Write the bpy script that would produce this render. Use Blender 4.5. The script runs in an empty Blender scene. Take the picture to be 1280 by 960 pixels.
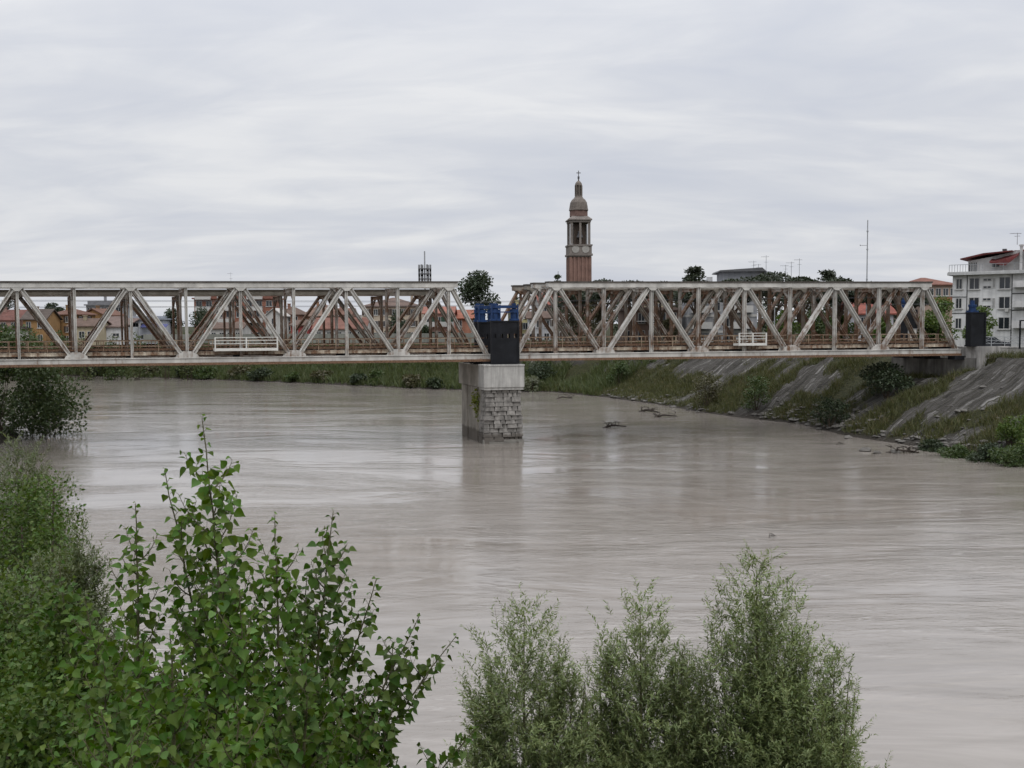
import bpy, math, random
import numpy as np
from mathutils import Vector, Matrix, Euler
SC = bpy.context.scene
COL = SC.collection
rad = math.radians
RNG = np.random.default_rng(7)
random.seed(7)

# ------------------------------------------------------------------ camera
F = 1250.0                     # focal length in pixels of the 1280 px wide photograph
CAMZ = 10.86
PITCH = math.atan((480 - 405) / F)
ROLL = rad(0.37)
cam_d = bpy.data.cameras.new('camera')
cam = bpy.data.objects.new('camera', cam_d)
COL.objects.link(cam)
cam.location = (0, 0, CAMZ)
cam.rotation_euler = Euler((math.pi / 2 - PITCH, ROLL, 0))
cam_d.sensor_width = 36.0
cam_d.lens = 36.0 * F / 1280.0
cam_d.clip_start = 0.1
cam_d.clip_end = 9000
SC.camera = cam
CM = Euler((math.pi / 2 - PITCH, ROLL, 0)).to_matrix()


def ray(px, py):
    return CM @ Vector(((px - 640) / F, -(py - 480) / F, -1.0))


def P(px, py, Y):
    """point seen at a pixel, at distance Y in front of the camera"""
    d = ray(px, py)
    k = Y / d.y
    return Vector((d.x * k, Y, CAMZ + d.z * k))


def G(px, py, z=0.0):
    """point seen at a pixel, on the level z"""
    d = ray(px, py)
    k = (z - CAMZ) / d.z
    return Vector((d.x * k, d.y * k, z))


# ------------------------------------------------------------------ tags and objects
def tag(o, label=None, cat=None, group=None, kind=None):
    if label: o['label'] = label
    if cat: o['category'] = cat
    if group: o['group'] = group
    if kind: o['kind'] = kind
    return o


def thing(name, label, cat, loc=(0, 0, 0), rz=0.0, group=None):
    o = bpy.data.objects.new(name, None)
    COL.objects.link(o)
    o.empty_display_size = 0.3
    o.location = loc
    o.rotation_euler = (0, 0, rz)
    return tag(o, label, cat, group)


def link(name, me, parent=None, loc=None, rz=None):
    o = bpy.data.objects.new(name, me)
    COL.objects.link(o)
    if parent is not None: o.parent = parent
    if loc is not None: o.location = loc
    if rz is not None: o.rotation_euler = (0, 0, rz)
    return o


class MB:
    """collects faces and makes ONE mesh of them"""
    SH = 0.0                     # skew of the bridge: along per metre away
    def __init__(self):
        self.v = []; self.f = []; self.mi = []

    def add(self, vs, fs, mi=0):
        b = len(self.v)
        self.v.extend([tuple(p) for p in vs])
        for f in fs:
            self.f.append(tuple(b + i for i in f)); self.mi.append(mi)
        return self

    def box(self, x0, x1, y0, y1, z0, z1, mi=0, taper=0.0):
        t = taper
        vs = [(x0, y0, z0), (x1, y0, z0), (x1, y1, z0), (x0, y1, z0),
              (x0 + t, y0 + t, z1), (x1 - t, y0 + t, z1), (x1 - t, y1 - t, z1), (x0 + t, y1 - t, z1)]
        return self.add(vs, [(3, 2, 1, 0), (4, 5, 6, 7), (0, 1, 5, 4), (1, 2, 6, 5), (2, 3, 7, 6), (3, 0, 4, 7)], mi)

    def beam(self, a, b, w, h, side=(0, 1, 0), mi=0):
        """rectangular bar from a to b; w across 'side', h in the other direction"""
        a = Vector(a); b = Vector(b); d = (b - a).normalized()
        s = Vector(side); s = (s - d * s.dot(d)).normalized()
        u = d.cross(s).normalized()
        s = s * (w / 2); u = u * (h / 2)
        vs = [a - s - u, a + s - u, a + s + u, a - s + u, b - s - u, b + s - u, b + s + u, b - s + u]
        return self.add(vs, [(3, 2, 1, 0), (4, 5, 6, 7), (0, 1, 5, 4), (1, 2, 6, 5), (2, 3, 7, 6), (3, 0, 4, 7)], mi)

    def ibeam(self, a, b, w, h, t=0.06, side=(0, 1, 0)):
        """built-up member: two flanges along 'side' and a recessed web"""
        a = Vector(a); b = Vector(b); d = (b - a).normalized()
        s = Vector(side); s = (s - d * s.dot(d)).normalized()
        u = d.cross(s).normalized()
        for k in (-1, 1):
            o = u * (k * (h / 2 - t / 2))
            self.beam(a + o, b + o, w, t, side)
        return self.beam(a, b, w * 0.35, h - 2 * t - .004, side)

    def tube(self, pts, rs, n=6, cap=True, mi=0):
        pts = [Vector(p) for p in pts]
        if not hasattr(rs, '__len__'): rs = [rs] * len(pts)
        vs = []; fs = []
        ref = Vector((0.13, 0.31, 1)) if abs((pts[-1] - pts[0]).normalized().z) < .9 else Vector((1, .2, 0))
        for i, p in enumerate(pts):
            d = (pts[min(i + 1, len(pts) - 1)] - pts[max(i - 1, 0)]).normalized()
            s = d.cross(ref).normalized(); u = s.cross(d)
            for k in range(n):
                a = 2 * math.pi * k / n
                vs.append(p + (s * math.cos(a) + u * math.sin(a)) * rs[i])
        for i in range(len(pts) - 1):
            for k in range(n):
                fs.append((i * n + k, i * n + (k + 1) % n, (i + 1) * n + (k + 1) % n, (i + 1) * n + k))
        if cap:
            fs.append(tuple(range(n))[::-1]); fs.append(tuple((len(pts) - 1) * n + k for k in range(n)))
        return self.add(vs, fs, mi)

    def lathe(self, prof, n=16, rot=0.0, mi=0, c=(0, 0)):
        vs = []; fs = []
        for r, z in prof:
            for k in range(n):
                a = 2 * math.pi * k / n + rot
                vs.append((c[0] + r * math.cos(a), c[1] + r * math.sin(a), z))
        for i in range(len(prof) - 1):
            for k in range(n):
                fs.append((i * n + k, i * n + (k + 1) % n, (i + 1) * n + (k + 1) % n, (i + 1) * n + k))
        fs.append(tuple(range(n))[::-1]); fs.append(tuple((len(prof) - 1) * n + k for k in range(n)))
        return self.add(vs, fs, mi)

    def prism(self, poly, a, b, axis='y', mi=0):
        """extrude a 2-D polygon: in x-z along y, or in y-z along x, or x-y along z"""
        n = len(poly); vs = []
        for t in (a, b):
            for p, q in poly:
                vs.append({'y': (p, t, q), 'x': (t, p, q), 'z': (p, q, t)}[axis])
        fs = [tuple(range(n)), tuple(range(2 * n - 1, n - 1, -1))]
        for i in range(n):
            j = (i + 1) % n
            fs.append((j, i, n + i, n + j))
        return self.add(vs, fs, mi)

    def mesh(self, name, mats, smooth=False):
        me = bpy.data.meshes.new(name)
        if MB.SH: self.v = [(p[0] + MB.SH * p[1], p[1], p[2]) for p in self.v]
        me.from_pydata(self.v, [], self.f)
        if not isinstance(mats, (list, tuple)): mats = [mats]
        for m in mats: me.materials.append(m)
        if len(mats) > 1: me.polygons.foreach_set('material_index', self.mi)
        if smooth: me.polygons.foreach_set('use_smooth', [True] * len(me.polygons))
        me.update()
        return me

    def build(self, name, mats, parent=None, smooth=False, **kw):
        return link(name, self.mesh(name, mats, smooth), parent, **kw)


# ------------------------------------------------------------------ materials
class NT:
    def __init__(self, name):
        self.m = bpy.data.materials.new(name); self.m.use_nodes = True
        self.t = self.m.node_tree; self.n = self.t.nodes
        self.b = self.n['Principled BSDF']

    def node(self, kind, **kw):
        nd = self.n.new(kind)
        for k, v in kw.items():
            if k.startswith('i_'):
                nd.inputs[k[2:].replace('_', ' ')].default_value = v
            else: setattr(nd, k, v)
        return nd

    def l(self, a, b): self.t.links.new(a, b)

    def pos(self, scale=(1, 1, 1), kind='pos', rot=(0, 0, 0)):
        if kind == 'pos': src = self.node('ShaderNodeNewGeometry').outputs['Position']
        elif kind == 'uv': src = self.node('ShaderNodeUVMap').outputs[0]
        else: src = self.node('ShaderNodeTexCoord').outputs['Object']
        mp = self.node('ShaderNodeMapping'); self.l(src, mp.inputs[0])
        mp.inputs['Scale'].default_value = scale; mp.inputs['Rotation'].default_value = rot
        return mp.outputs[0]

    def noise(self, vec, scale=1.0, detail=4.0, rough=.55, dist=0.0):
        nd = self.node('ShaderNodeTexNoise')
        self.l(vec, nd.inputs['Vector'])
        nd.inputs['Scale'].default_value = scale; nd.inputs['Detail'].default_value = detail
        nd.inputs['Roughness'].default_value = rough; nd.inputs['Distortion'].default_value = dist
        return nd.outputs['Fac']

    def ramp(self, fac, stops):
        nd = self.node('ShaderNodeValToRGB'); cr = nd.color_ramp
        while len(cr.elements) < len(stops): cr.elements.new(.5)
        for e, (p, c) in zip(cr.elements, stops):
            e.position = p
            e.color = (c, c, c, 1) if not hasattr(c, '__len__') else (*c[:3], 1)
        self.l(fac, nd.inputs[0])
        return nd.outputs[0]

    def mix(self, fac, a, b, mode='MIX'):
        nd = self.node('ShaderNodeMix', data_type='RGBA', blend_type=mode)
        for s, i in ((fac, 0), (a, 6), (b, 7)):
            if hasattr(s, 'is_output'): self.l(s, nd.inputs[i])
            elif hasattr(s, '__len__'): nd.inputs[i].default_value = (*s[:3], 1)
            else: nd.inputs[i].default_value = s
        return nd.outputs[2]

    def math(self, op, a, b=None, clamp=False):
        nd = self.node('ShaderNodeMath', operation=op, use_clamp=clamp)
        for s, i in ((a, 0), (b, 1)):
            if s is None: continue
            if hasattr(s, 'is_output'): self.l(s, nd.inputs[i])
            else: nd.inputs[i].default_value = s
        return nd.outputs[0]

    def bump(self, h, strength=.4, dist=.05, prev=None):
        nd = self.node('ShaderNodeBump')
        self.l(h, nd.inputs['Height'])
        nd.inputs['Strength'].default_value = strength; nd.inputs['Distance'].default_value = dist
        if prev is not None: self.l(prev, nd.inputs['Normal'])
        return nd.outputs[0]

    def fin(self, color=None, rough=.8, normal=None, spec=.3, metal=0.0):
        b = self.b
        if color is not None:
            if hasattr(color, 'is_output'): self.l(color, b.inputs['Base Color'])
            else: b.inputs['Base Color'].default_value = (*color[:3], 1)
        if hasattr(rough, 'is_output'): self.l(rough, b.inputs['Roughness'])
        else: b.inputs['Roughness'].default_value = rough
        if normal is not None: self.l(normal, b.inputs['Normal'])
        b.inputs['Specular IOR Level'].default_value = spec
        b.inputs['Metallic'].default_value = metal
        return self.m


def mul(c, k): return tuple(min(1, x * k) for x in c)


_mc = {}


def steel(rust=.4, pale=(.42, .395, .36), name='painted_rusty_steel'):
    key = ('steel', rust, pale)
    if key in _mc: return _mc[key]
    t = NT(name)
    a = t.noise(t.pos(), 1.1, 6, .65)
    s = t.noise(t.pos((2.2, 2.2, .35)), 1.6, 5, .6)
    f = t.math('ADD', t.math('MULTIPLY', a, .55), t.math('MULTIPLY', s, .45))
    sz = t.node('ShaderNodeSeparateXYZ'); t.l(t.pos(kind='obj'), sz.inputs[0])      # rust gathers in the lower parts of the members
    f = t.math('ADD', f, t.math('MULTIPLY', t.math('SUBTRACT', 3.2, sz.outputs[2]), .02))
    lo = .66 - rust * .38
    mask = t.ramp(f, [(lo - .05, 0), (lo + .12, 1)])
    fine = t.noise(t.pos(), 9, 4, .6)
    rustc = t.ramp(fine, [(.3, (.075, .045, .03)), (.55, (.17, .098, .06)), (.75, (.27, .17, .105))])
    pc = t.mix(t.ramp(t.noise(t.pos((1.5, 1.5, .5)), .8, 5), [(.35, 0), (.7, 1)]), mul(pale, .72), mul(pale, 1.12))
    c = t.mix(mask, pc, rustc)
    _mc[key] = t.fin(c, .7, t.bump(fine, .25, .02), .25)
    return _mc[key]


def plain(name, col, rough=.75, var=.25, scale=1.5, bump=.15, spec=.3, streak=0.0, metal=0.0, kind='pos', wet=None):
    key = (name, col, rough, var)
    if key in _mc: return _mc[key]
    t = NT(name)
    n1 = t.noise(t.pos(kind=kind), scale, 5, .6)
    c = t.mix(t.ramp(n1, [(.3, 0), (.72, 1)]), mul(col, 1 - var), mul(col, 1 + var * .6))
    if streak:
        n2 = t.noise(t.pos((2.4, 2.4, .18), kind), 1.2, 6, .65)
        c = t.mix(t.ramp(n2, [(.42, 0), (.68, streak)]), c, mul(col, .42))
    if wet is not None:          # silt-stained band left by the river up to the height 'wet'
        sz = t.node('ShaderNodeSeparateXYZ'); t.l(t.pos(), sz.inputs[0])
        zz = t.math('ADD', sz.outputs[2], t.math('MULTIPLY', n1, .5))
        c = t.mix(t.ramp(t.math('DIVIDE', zz, wet), [(.85, .75), (1.0, 0)]), c, (.075, .064, .053))
    nm = t.bump(t.noise(t.pos(kind=kind), scale * 7, 4), bump, .03)
    _mc[key] = t.fin(c, rough, nm, spec, metal)
    return _mc[key]


def tiles(col, name='roof_tiles'):
    key = ('tiles', col)
    if key in _mc: return _mc[key]
    t = NT(name)
    n1 = t.noise(t.pos(), .9, 6, .65)
    n2 = t.noise(t.pos((1, 1, 4)), 3.2, 4, .7)
    c = t.mix(t.ramp(n1, [(.32, 0), (.7, 1)]), mul(col, .62), mul(col, 1.15))
    c = t.mix(t.ramp(n2, [(.45, 0), (.8, .6)]), c, mul((.13, .105, .09), 1))
    w = t.node('ShaderNodeTexWave', wave_type='BANDS', bands_direction='X')
    t.l(t.pos(kind='obj'), w.inputs['Vector']); w.inputs['Scale'].default_value = 1.4; w.inputs['Distortion'].default_value = .6
    _mc[key] = t.fin(c, .85, t.bump(w.outputs['Fac'], .35, .06), .2)
    return _mc[key]


def leafmat(name, col, var=.35, trans=.28, hue=.025, rough=.5, spec=.3):
    key = ('leaf', name, col)
    if key in _mc: return _mc[key]
    t = NT(name)
    g = t.node('ShaderNodeNewGeometry')
    r = g.outputs['Random Per Island']
    h = t.node('ShaderNodeHueSaturation')
    h.inputs['Color'].default_value = (*col, 1)
    w = t.node('ShaderNodeTexWhiteNoise', noise_dimensions='1D'); t.l(r, w.inputs['W'])
    t.l(t.math('ADD', t.math('MULTIPLY', r, hue * 2), .5 - hue), h.inputs['Hue'])
    big = t.noise(t.pos(), 1.3, 2)
    vv = t.math('ADD', t.math('MULTIPLY', w.outputs['Value'], var * 1.6), 1 - var * .8)
    vv = t.math('MULTIPLY', vv, t.math('ADD', t.math('MULTIPLY', big, .9), .55))
    t.l(vv, h.inputs['Value'])
    t.l(t.math('ADD', t.math('MULTIPLY', w.outputs['Value'], -.3), 1.12), h.inputs['Saturation'])
    col_o = h.outputs[0]
    t.fin(col_o, rough, None, spec)
    tr = t.node('ShaderNodeBsdfTranslucent')
    t.l(t.mix(1.0, col_o, (1.5, 1.55, .7), 'MULTIPLY'), tr.inputs['Color'])
    mx = t.node('ShaderNodeMixShader'); mx.inputs[0].default_value = trans
    t.l(t.b.outputs[0], mx.inputs[1]); t.l(tr.outputs[0], mx.inputs[2])
    t.l(mx.outputs[0], t.n['Material Output'].inputs['Surface'])
    _mc[key] = t.m
    return t.m


M = {}
M['concrete'] = plain('weathered_concrete', (.36, .345, .325), .9, .3, .8, .3, .2, streak=.75)
M['concrete_dark'] = plain('shaded_stained_concrete', (.19, .18, .165), .9, .35, .7, .3, .2, streak=.8)  # abutment front: shade under the span put into the base tone, plus stain streaks
M['concrete_pale'] = plain('pale_concrete', (.44, .43, .405), .9, .25, .8, .3, .2, streak=.7)
M['black_steel'] = plain('black_steel', (.012, .013, .016), .7, .5, 1.2, .2, .2, streak=.5)
M['blue_steel'] = plain('blue_painted_steel', (.016, .046, .135), .6, .5, 2, .1, .25, streak=.7)
M['dark_steel'] = plain('dark_grey_steel', (.08, .08, .085), .6, .3, 2, .1, .4)
M['grey_steel'] = plain('galvanised_steel', (.3, .31, .32), .5, .2, 2, .1, .4)
M['white_steel'] = plain('white_painted_steel', (.62, .61, .57), .55, .15, 3, .1, .4)
M['glass'] = plain('window_glass', (.03, .035, .042), .12, .5, .25, 0, .6)
M['bark'] = plain('bark', (.085, .068, .052), .95, .4, 5, .6, .1)
M['bark_pine'] = plain('pine_bark', (.10, .072, .055), .95, .4, 3, .6, .1)
M['stem'] = plain('young_stem', (.10, .095, .05), .8, .3, 20, .3, .2)
M['timber'] = plain('wet_driftwood', (.05, .04, .032), .8, .4, 3, .4, .3)
M['stone'] = plain('pier_stone', (.27, .255, .235), .92, .6, 1.6, 1.0, .2, streak=.6, wet=1.2)
M['rock'] = plain('bank_rock', (.135, .127, .115), .92, .45, 1.1, .9, .2)
M['white_frame'] = plain('white_window_frame', (.48, .47, .45), .6, .1, 3, .05)
M['shutter'] = plain('brown_shutter', (.07, .05, .038), .7, .3, 3, .1)
M['asphalt'] = plain('asphalt', (.06, .06, .062), .9, .2, 2, .3)


# ------------------------------------------------------------------ leaf cards
LEAF = {
    'poplar': (np.array([(0, 0), (-.03, -.20), (.06, -.38), (.20, -.47), (.36, -.42), (.58, -.27), (.80, -.10), (1, 0), (.80, .10), (.58, .27), (.36, .42), (.20, .47), (.06, .38), (-.03, .20)]),
               [(0, 1, 2, 3, 4, 5, 6, 7), (0, 7, 8, 9, 10, 11, 12, 13)], .28),
    'willow': (np.array([(0, 0), (.45, -.085), (1, 0), (.45, .085)]), [(0, 1, 2), (0, 2, 3)], .3),
    'card': (np.array([(0, 0), (.4, -.32), (1, 0), (.55, .34)]), [(0, 1, 2), (0, 2, 3)], .3),
    'needle': (np.array([(0, 0), (.5, -.2), (1, 0), (.5, .2)]), [(0, 1, 2), (0, 2, 3)], .2),
    'blade': (np.array([(0, -.5), (.5, -.3), (1, 0), (.5, .3), (0, .5)]), [(0, 1, 3, 4), (1, 2, 3)], 0),
}


def unit(a): return a / np.maximum(np.linalg.norm(a, axis=1, keepdims=True), 1e-9)


def cards(kind, pos, axis, nrm, length, width=None, bend=0.0):
    """many small leaves: returns (verts, faces list-of-arrays)"""
    tpl, fcs, fold = LEAF[kind]
    pos = np.asarray(pos, float); axis = unit(np.asarray(axis, float))
    nrm = np.asarray(nrm, float)
    side = unit(np.cross(nrm, axis)); up = unit(np.cross(axis, side))
    n = len(pos)
    length = np.broadcast_to(np.asarray(length, float), (n,))
    width = length if width is None else np.broadcast_to(np.asarray(width, float), (n,))
    V = (pos[:, None, :] + axis[:, None, :] * (tpl[None, :, 0, None] * length[:, None, None])
         + side[:, None, :] * (tpl[None, :, 1, None] * width[:, None, None])
         + up[:, None, :] * ((np.abs(tpl[None, :, 1, None]) * fold * width[:, None, None])
                             - bend * (tpl[None, :, 0, None] ** 2) * length[:, None, None]))
    k = len(tpl)
    return V.reshape(-1, 3), [(np.arange(n)[:, None] * k + np.array(f)[None, :]) for f in fcs]


def leaf_mesh(name, mat, batches):
    """batches: list of (verts, faces) -> one mesh"""
    vs = []; loops = []; starts = []; off = 0; ls = 0
    for V, fl in batches:
        vs.append(V)
        for fa in fl:
            a = (fa + off)
            loops.append(a.reshape(-1))
            starts.append(ls + np.arange(len(a)) * a.shape[1])
            ls += a.size
        off += len(V)
    V = np.concatenate(vs).astype(np.float32); L = np.concatenate(loops).astype(np.int32)
    S = np.concatenate(starts).astype(np.int32)
    me = bpy.data.meshes.new(name)
    me.vertices.add(len(V)); me.vertices.foreach_set('co', V.ravel())
    me.loops.add(len(L)); me.loops.foreach_set('vertex_index', L)
    me.polygons.add(len(S)); me.polygons.foreach_set('loop_start', S)
    me.materials.append(mat)
    me.update(calc_edges=True)
    me.validate()
    return me


def rdir(n, rng=RNG):
    a = rng.normal(size=(n, 3)); return unit(a)


def blob_leaves(rng, c, r, n, size, kind='card', shell=.55, up=.4):
    """leaves spread through an ellipsoid, denser towards its outside"""
    d = rdir(n, rng)
    rr = shell + (1 - shell) * rng.random(n) ** .7
    rr = np.where(rng.random(n) < .25, rng.random(n), rr)
    p = np.asarray(c)[None] + d * rr[:, None] * np.asarray(r)[None]
    ax = unit(d * .8 + rdir(n, rng) * .8 + np.array([0, 0, -.15]))
    nr = unit(d * .6 + rdir(n, rng) * .7 + np.array([0, 0, up]))
    s = size * (.6 + .8 * rng.random(n))
    return cards(kind, p, ax, nr, s)


def vnoise(x, y, seed=0):
    """smooth value noise, 0..1"""
    def h(i, j):
        n = (i * 374761393 + j * 668265263 + seed * 974711) & 0x7fffffff
        n = ((n ^ (n >> 13)) * 1274126177) & 0x7fffffff
        return ((n ^ (n >> 16)) & 0xffff) / 65535.0
    x = np.asarray(x, float); y = np.asarray(y, float)
    i = np.floor(x).astype(np.int64); j = np.floor(y).astype(np.int64)
    u = x - i; v = y - j
    u = u * u * (3 - 2 * u); v = v * v * (3 - 2 * v)
    return ((h(i, j) * (1 - u) + h(i + 1, j) * u) * (1 - v) + (h(i, j + 1) * (1 - u) + h(i + 1, j + 1) * u) * v)


def fbm(x, y, seed=0, o=4):
    s = 0; a = .5; t = 0
    for k in range(o):
        s = s + a * vnoise(np.asarray(x) * 2 ** k, np.asarray(y) * 2 ** k, seed + k); t += a; a *= .55
    return s / t
# ------------------------------------------------------------------ sky and light
def make_world():
    w = bpy.data.worlds.new('World'); SC.world = w; w.use_nodes = True
    t = w.node_tree; n = t.nodes
    bg = n['Background']
    sky = n.new('ShaderNodeTexSky'); sky.sky_type = 'NISHITA'; sky.sun_disc = False
    sky.sun_elevation = rad(SUN_EL); sky.sun_rotation = rad(SUN_AZ)
    sky.air_density = 1.0; sky.dust_density = 3.0
    tc = n.new('ShaderNodeTexCoord'); sp = n.new('ShaderNodeSeparateXYZ')
    t.links.new(tc.outputs['Generated'], sp.inputs[0])

    def mth(op, a, b=None, clamp=False):
        nd = n.new('ShaderNodeMath'); nd.operation = op; nd.use_clamp = clamp
        for s, i in ((a, 0), (b, 1)):
            if s is None: continue
            if hasattr(s, 'is_output'): t.links.new(s, nd.inputs[i])
            else: nd.inputs[i].default_value = s
        return nd.outputs[0]
    z = mth('MAXIMUM', sp.outputs['Z'], 0.0)
    zz = mth('ADD', z, .2)
    u = mth('DIVIDE', sp.outputs['X'], zz); v = mth('DIVIDE', sp.outputs['Y'], zz)
    cb = n.new('ShaderNodeCombineXYZ'); t.links.new(u, cb.inputs[0]); t.links.new(v, cb.inputs[1])

    def cloud(scale, sx, sy, detail, off, dist):
        mp = n.new('ShaderNodeMapping'); t.links.new(cb.outputs[0], mp.inputs[0])
        mp.inputs['Scale'].default_value = (sx, sy, 1); mp.inputs['Location'].default_value = (off, off * .7, 0)
        mp.inputs['Rotation'].default_value = (0, 0, .22)
        no = n.new('ShaderNodeTexNoise'); t.links.new(mp.outputs[0], no.inputs['Vector'])
        no.inputs['Scale'].default_value = scale; no.inputs['Detail'].default_value = detail
        no.inputs['Roughness'].default_value = .52; no.inputs['Distortion'].default_value = dist
        return no.outputs['Fac']
    c1 = cloud(1.5, .62, 1.15, 6, 3.1, .9)
    c2 = cloud(4.2, .6, 1.3, 6, 9.4, .8)
    f = mth('ADD', mth('MULTIPLY', c1, .68), mth('MULTIPLY', c2, .32))
    rp = n.new('ShaderNodeValToRGB'); t.links.new(f, rp.inputs[0]); e = rp.color_ramp.elements
    e[0].position = .33; e[0].color = (.585, .612, .68, 1)
    e[1].position = .62; e[1].color = (.765, .772, .79, 1)
    m_ = e.new(.46); m_.color = (.64, .66, .71, 1)
    # the cloud deck is brighter overhead than towards the horizon
    gain = mth('ADD', mth('MULTIPLY', mth('POWER', z, 2.5), ZENITH), 1.0)
    sc = n.new('ShaderNodeVectorMath'); sc.operation = 'SCALE'
    t.links.new(rp.outputs[0], sc.inputs[0]); t.links.new(mth('MULTIPLY', gain, SKYLEVEL / .1), sc.inputs['Scale'])
    mx = n.new('ShaderNodeMix'); mx.data_type = 'RGBA'; mx.inputs[0].default_value = .95
    t.links.new(sky.outputs[0], mx.inputs[6]); t.links.new(sc.outputs[0], mx.inputs[7])
    t.links.new(mx.outputs[2], bg.inputs['Color']); bg.inputs['Strength'].default_value = .1
    sd = bpy.data.lights.new('sun', 'SUN'); sd.energy = SUN_E; sd.angle = rad(25); sd.color = (1, .97, .93)
    so = bpy.data.objects.new('sun', sd); COL.objects.link(so)
    a, el = rad(SUN_AZ), rad(SUN_EL)
    d = Vector((math.sin(a) * math.cos(el), math.cos(a) * math.cos(el), math.sin(el)))
    so.rotation_euler = (-d).to_track_quat('-Z', 'Y').to_euler()
    so.location = d * 200


SUN_EL, SUN_AZ, SUN_E = 52, 150, 0.9
ZENITH, SKYLEVEL = 2.6, 1.02
make_world()
vs_ = SC.view_settings
vs_.view_transform = 'Standard'; vs_.look = 'None'; vs_.exposure = 0.0; vs_.gamma = 1.0; vs_.use_curve_mapping = False
SC.cycles.max_bounces = 6; SC.cycles.transparent_max_bounces = 8
SC.cycles.caustics_reflective = False; SC.cycles.caustics_refractive = False

Y0, SL = 92.3, .165
CT, ST = math.cos(math.atan(SL)), math.sin(math.atan(SL))
BRZ = math.atan(SL)

# ------------------------------------------------------------------ river banks
RB_PX = [(1280, 580), (1160, 560), (1060, 545), (1000, 530), (930, 523), (880, 516), (830, 507), (760, 497), (690, 490),
         (640, 489), (570, 487.5), (500, 485), (400, 480), (300, 476), (200, 472.5), (105, 470)]
RB = [(48, -700), (46, -60), (44, 20), (41.5, 50)] + [tuple(G(x, y)[:2]) for x, y in RB_PX]
RB += [(-140, 218), (-220, 232), (-420, 250), (-1500, 300)]
LB = [(22, -700), (20, -60), (16, 0), (14, 8), (10, 15), (2, 20), (-12, 31), (-28, 50), (-45, 78), (-49, 99), (-54, 108), (-75, 119), (-120, 136), (-300, 160), (-1500, 200)]
RBa = np.array(RB); LBa = np.array(LB)


def polydist(X, Y, pl):
    best = np.full(X.shape, 1e18); s_at = np.zeros(X.shape); acc = 0
    for (ax, ay), (bx, by) in zip(pl[:-1], pl[1:]):
        dx, dy = bx - ax, by - ay; L2 = dx * dx + dy * dy; L = math.sqrt(L2)
        t = np.clip(((X - ax) * dx + (Y - ay) * dy) / L2, 0, 1)
        d = (X - ax - t * dx) ** 2 + (Y - ay - t * dy) ** 2
        m = d < best
        best = np.where(m, d, best); s_at = np.where(m, acc + t * L, s_at); acc += L
    return np.sqrt(best), s_at


def inpoly(X, Y, pl):
    c = np.zeros(X.shape, bool); n = len(pl)
    for i in range(n):
        x0, y0 = pl[i]; x1, y1 = pl[(i + 1) % n]
        if y0 == y1: continue
        cr = ((y0 > Y) != (y1 > Y)) & (X < (x1 - x0) * (Y - y0) / (y1 - y0) + x0)
        c ^= cr
    return c


RIVER = np.concatenate([RBa, LBa[::-1]])


def sstep(a, b, x):
    t = np.clip((x - a) / (b - a), 0, 1); return t * t * (3 - 2 * t)


def terrain(X, Y):
    """height, distance from the water line, position along the right bank, which bank (1 = right)"""
    X = np.asarray(X, float); Y = np.asarray(Y, float)
    dR, sR = polydist(X, Y, RBa); dL, sL = polydist(X, Y, LBa)
    # wobble of the water line
    inside = inpoly(X, Y, RIVER)
    right = dR < dL
    d = np.where(right, dR, dL); s = np.where(right, sR, sL)
    wob = (fbm(X * .16, Y * .16, 5, 3) - .5) * 3.0
    dd = np.where(inside, -d, d) + wob * np.clip(d / 3, 0.2, 1)
    # right bank: steep slabs near the bridge, a grassy berm further round the bend
    berm = sstep(815, 845, sR)
    top = 7.35 + 1.0 * sstep(900, 960, sR)
    steep = .04 + dd * .52
    bz = np.where(dd < 6, .05 + dd * .3, 1.85 + (dd - 6) * .6)
    zr = np.minimum(steep * (1 - berm) + bz * berm, top)
    tt = X * CT + (Y - Y0) * ST; DD = -X * ST + (Y - Y0) * CT
    cut = sstep(-4.5, -1.5, DD) * (1 - sstep(8.5, 11, DD)) * sstep(34, 38, tt + .33 * DD) * (1 - sstep(45.6, 46.2, tt + .33 * DD))
    zr = np.where(cut > 0, np.minimum(zr, 7.4 - cut * 2.3), zr)
    rough = np.clip(dd, 0, 1) * (1 - sstep(13, 15.5, dd))
    slab = (vnoise(s * .8, dd * .3, 11) - .5) * .22 + (fbm(X * .45, Y * .45, 3) - .5) * .75
    zr = zr + slab * rough
    zl = np.minimum(.15 + np.maximum(dd, 0) * .13, 4.2) + (fbm(X * .2, Y * .2, 9) - .5) * .4 * np.clip(dd, 0, 1)
    far = sstep(120, 160, Y) * (X < 40)
    zl = zl + far * 0
    z = np.where(right, zr, zl)
    z = np.where(dd < 0, np.maximum(-2.2, dd * .6), z)
    z = np.where(dd > 0, np.maximum(z, .03 * np.minimum(dd, 1)), z)
    z = z + (fbm(X * .08, Y * .08, 21) - .5) * .25 * np.clip((dd - 16) / 6, 0, 1)
    return z, dd, s, right


def ground_z(x, y):
    return float(terrain(np.array([x]), np.array([y]))[0][0])


def axis_coords(a, b, step, far):
    c = list(np.arange(a, b + .01, step))
    k = step; x = c[-1]
    while x < far: k *= 1.35; x += k; c.append(x)
    k = step; x = c[0]; pre = []
    while x > -far: k *= 1.35; x -= k; pre.append(x)
    return np.array(pre[::-1] + c)


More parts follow.
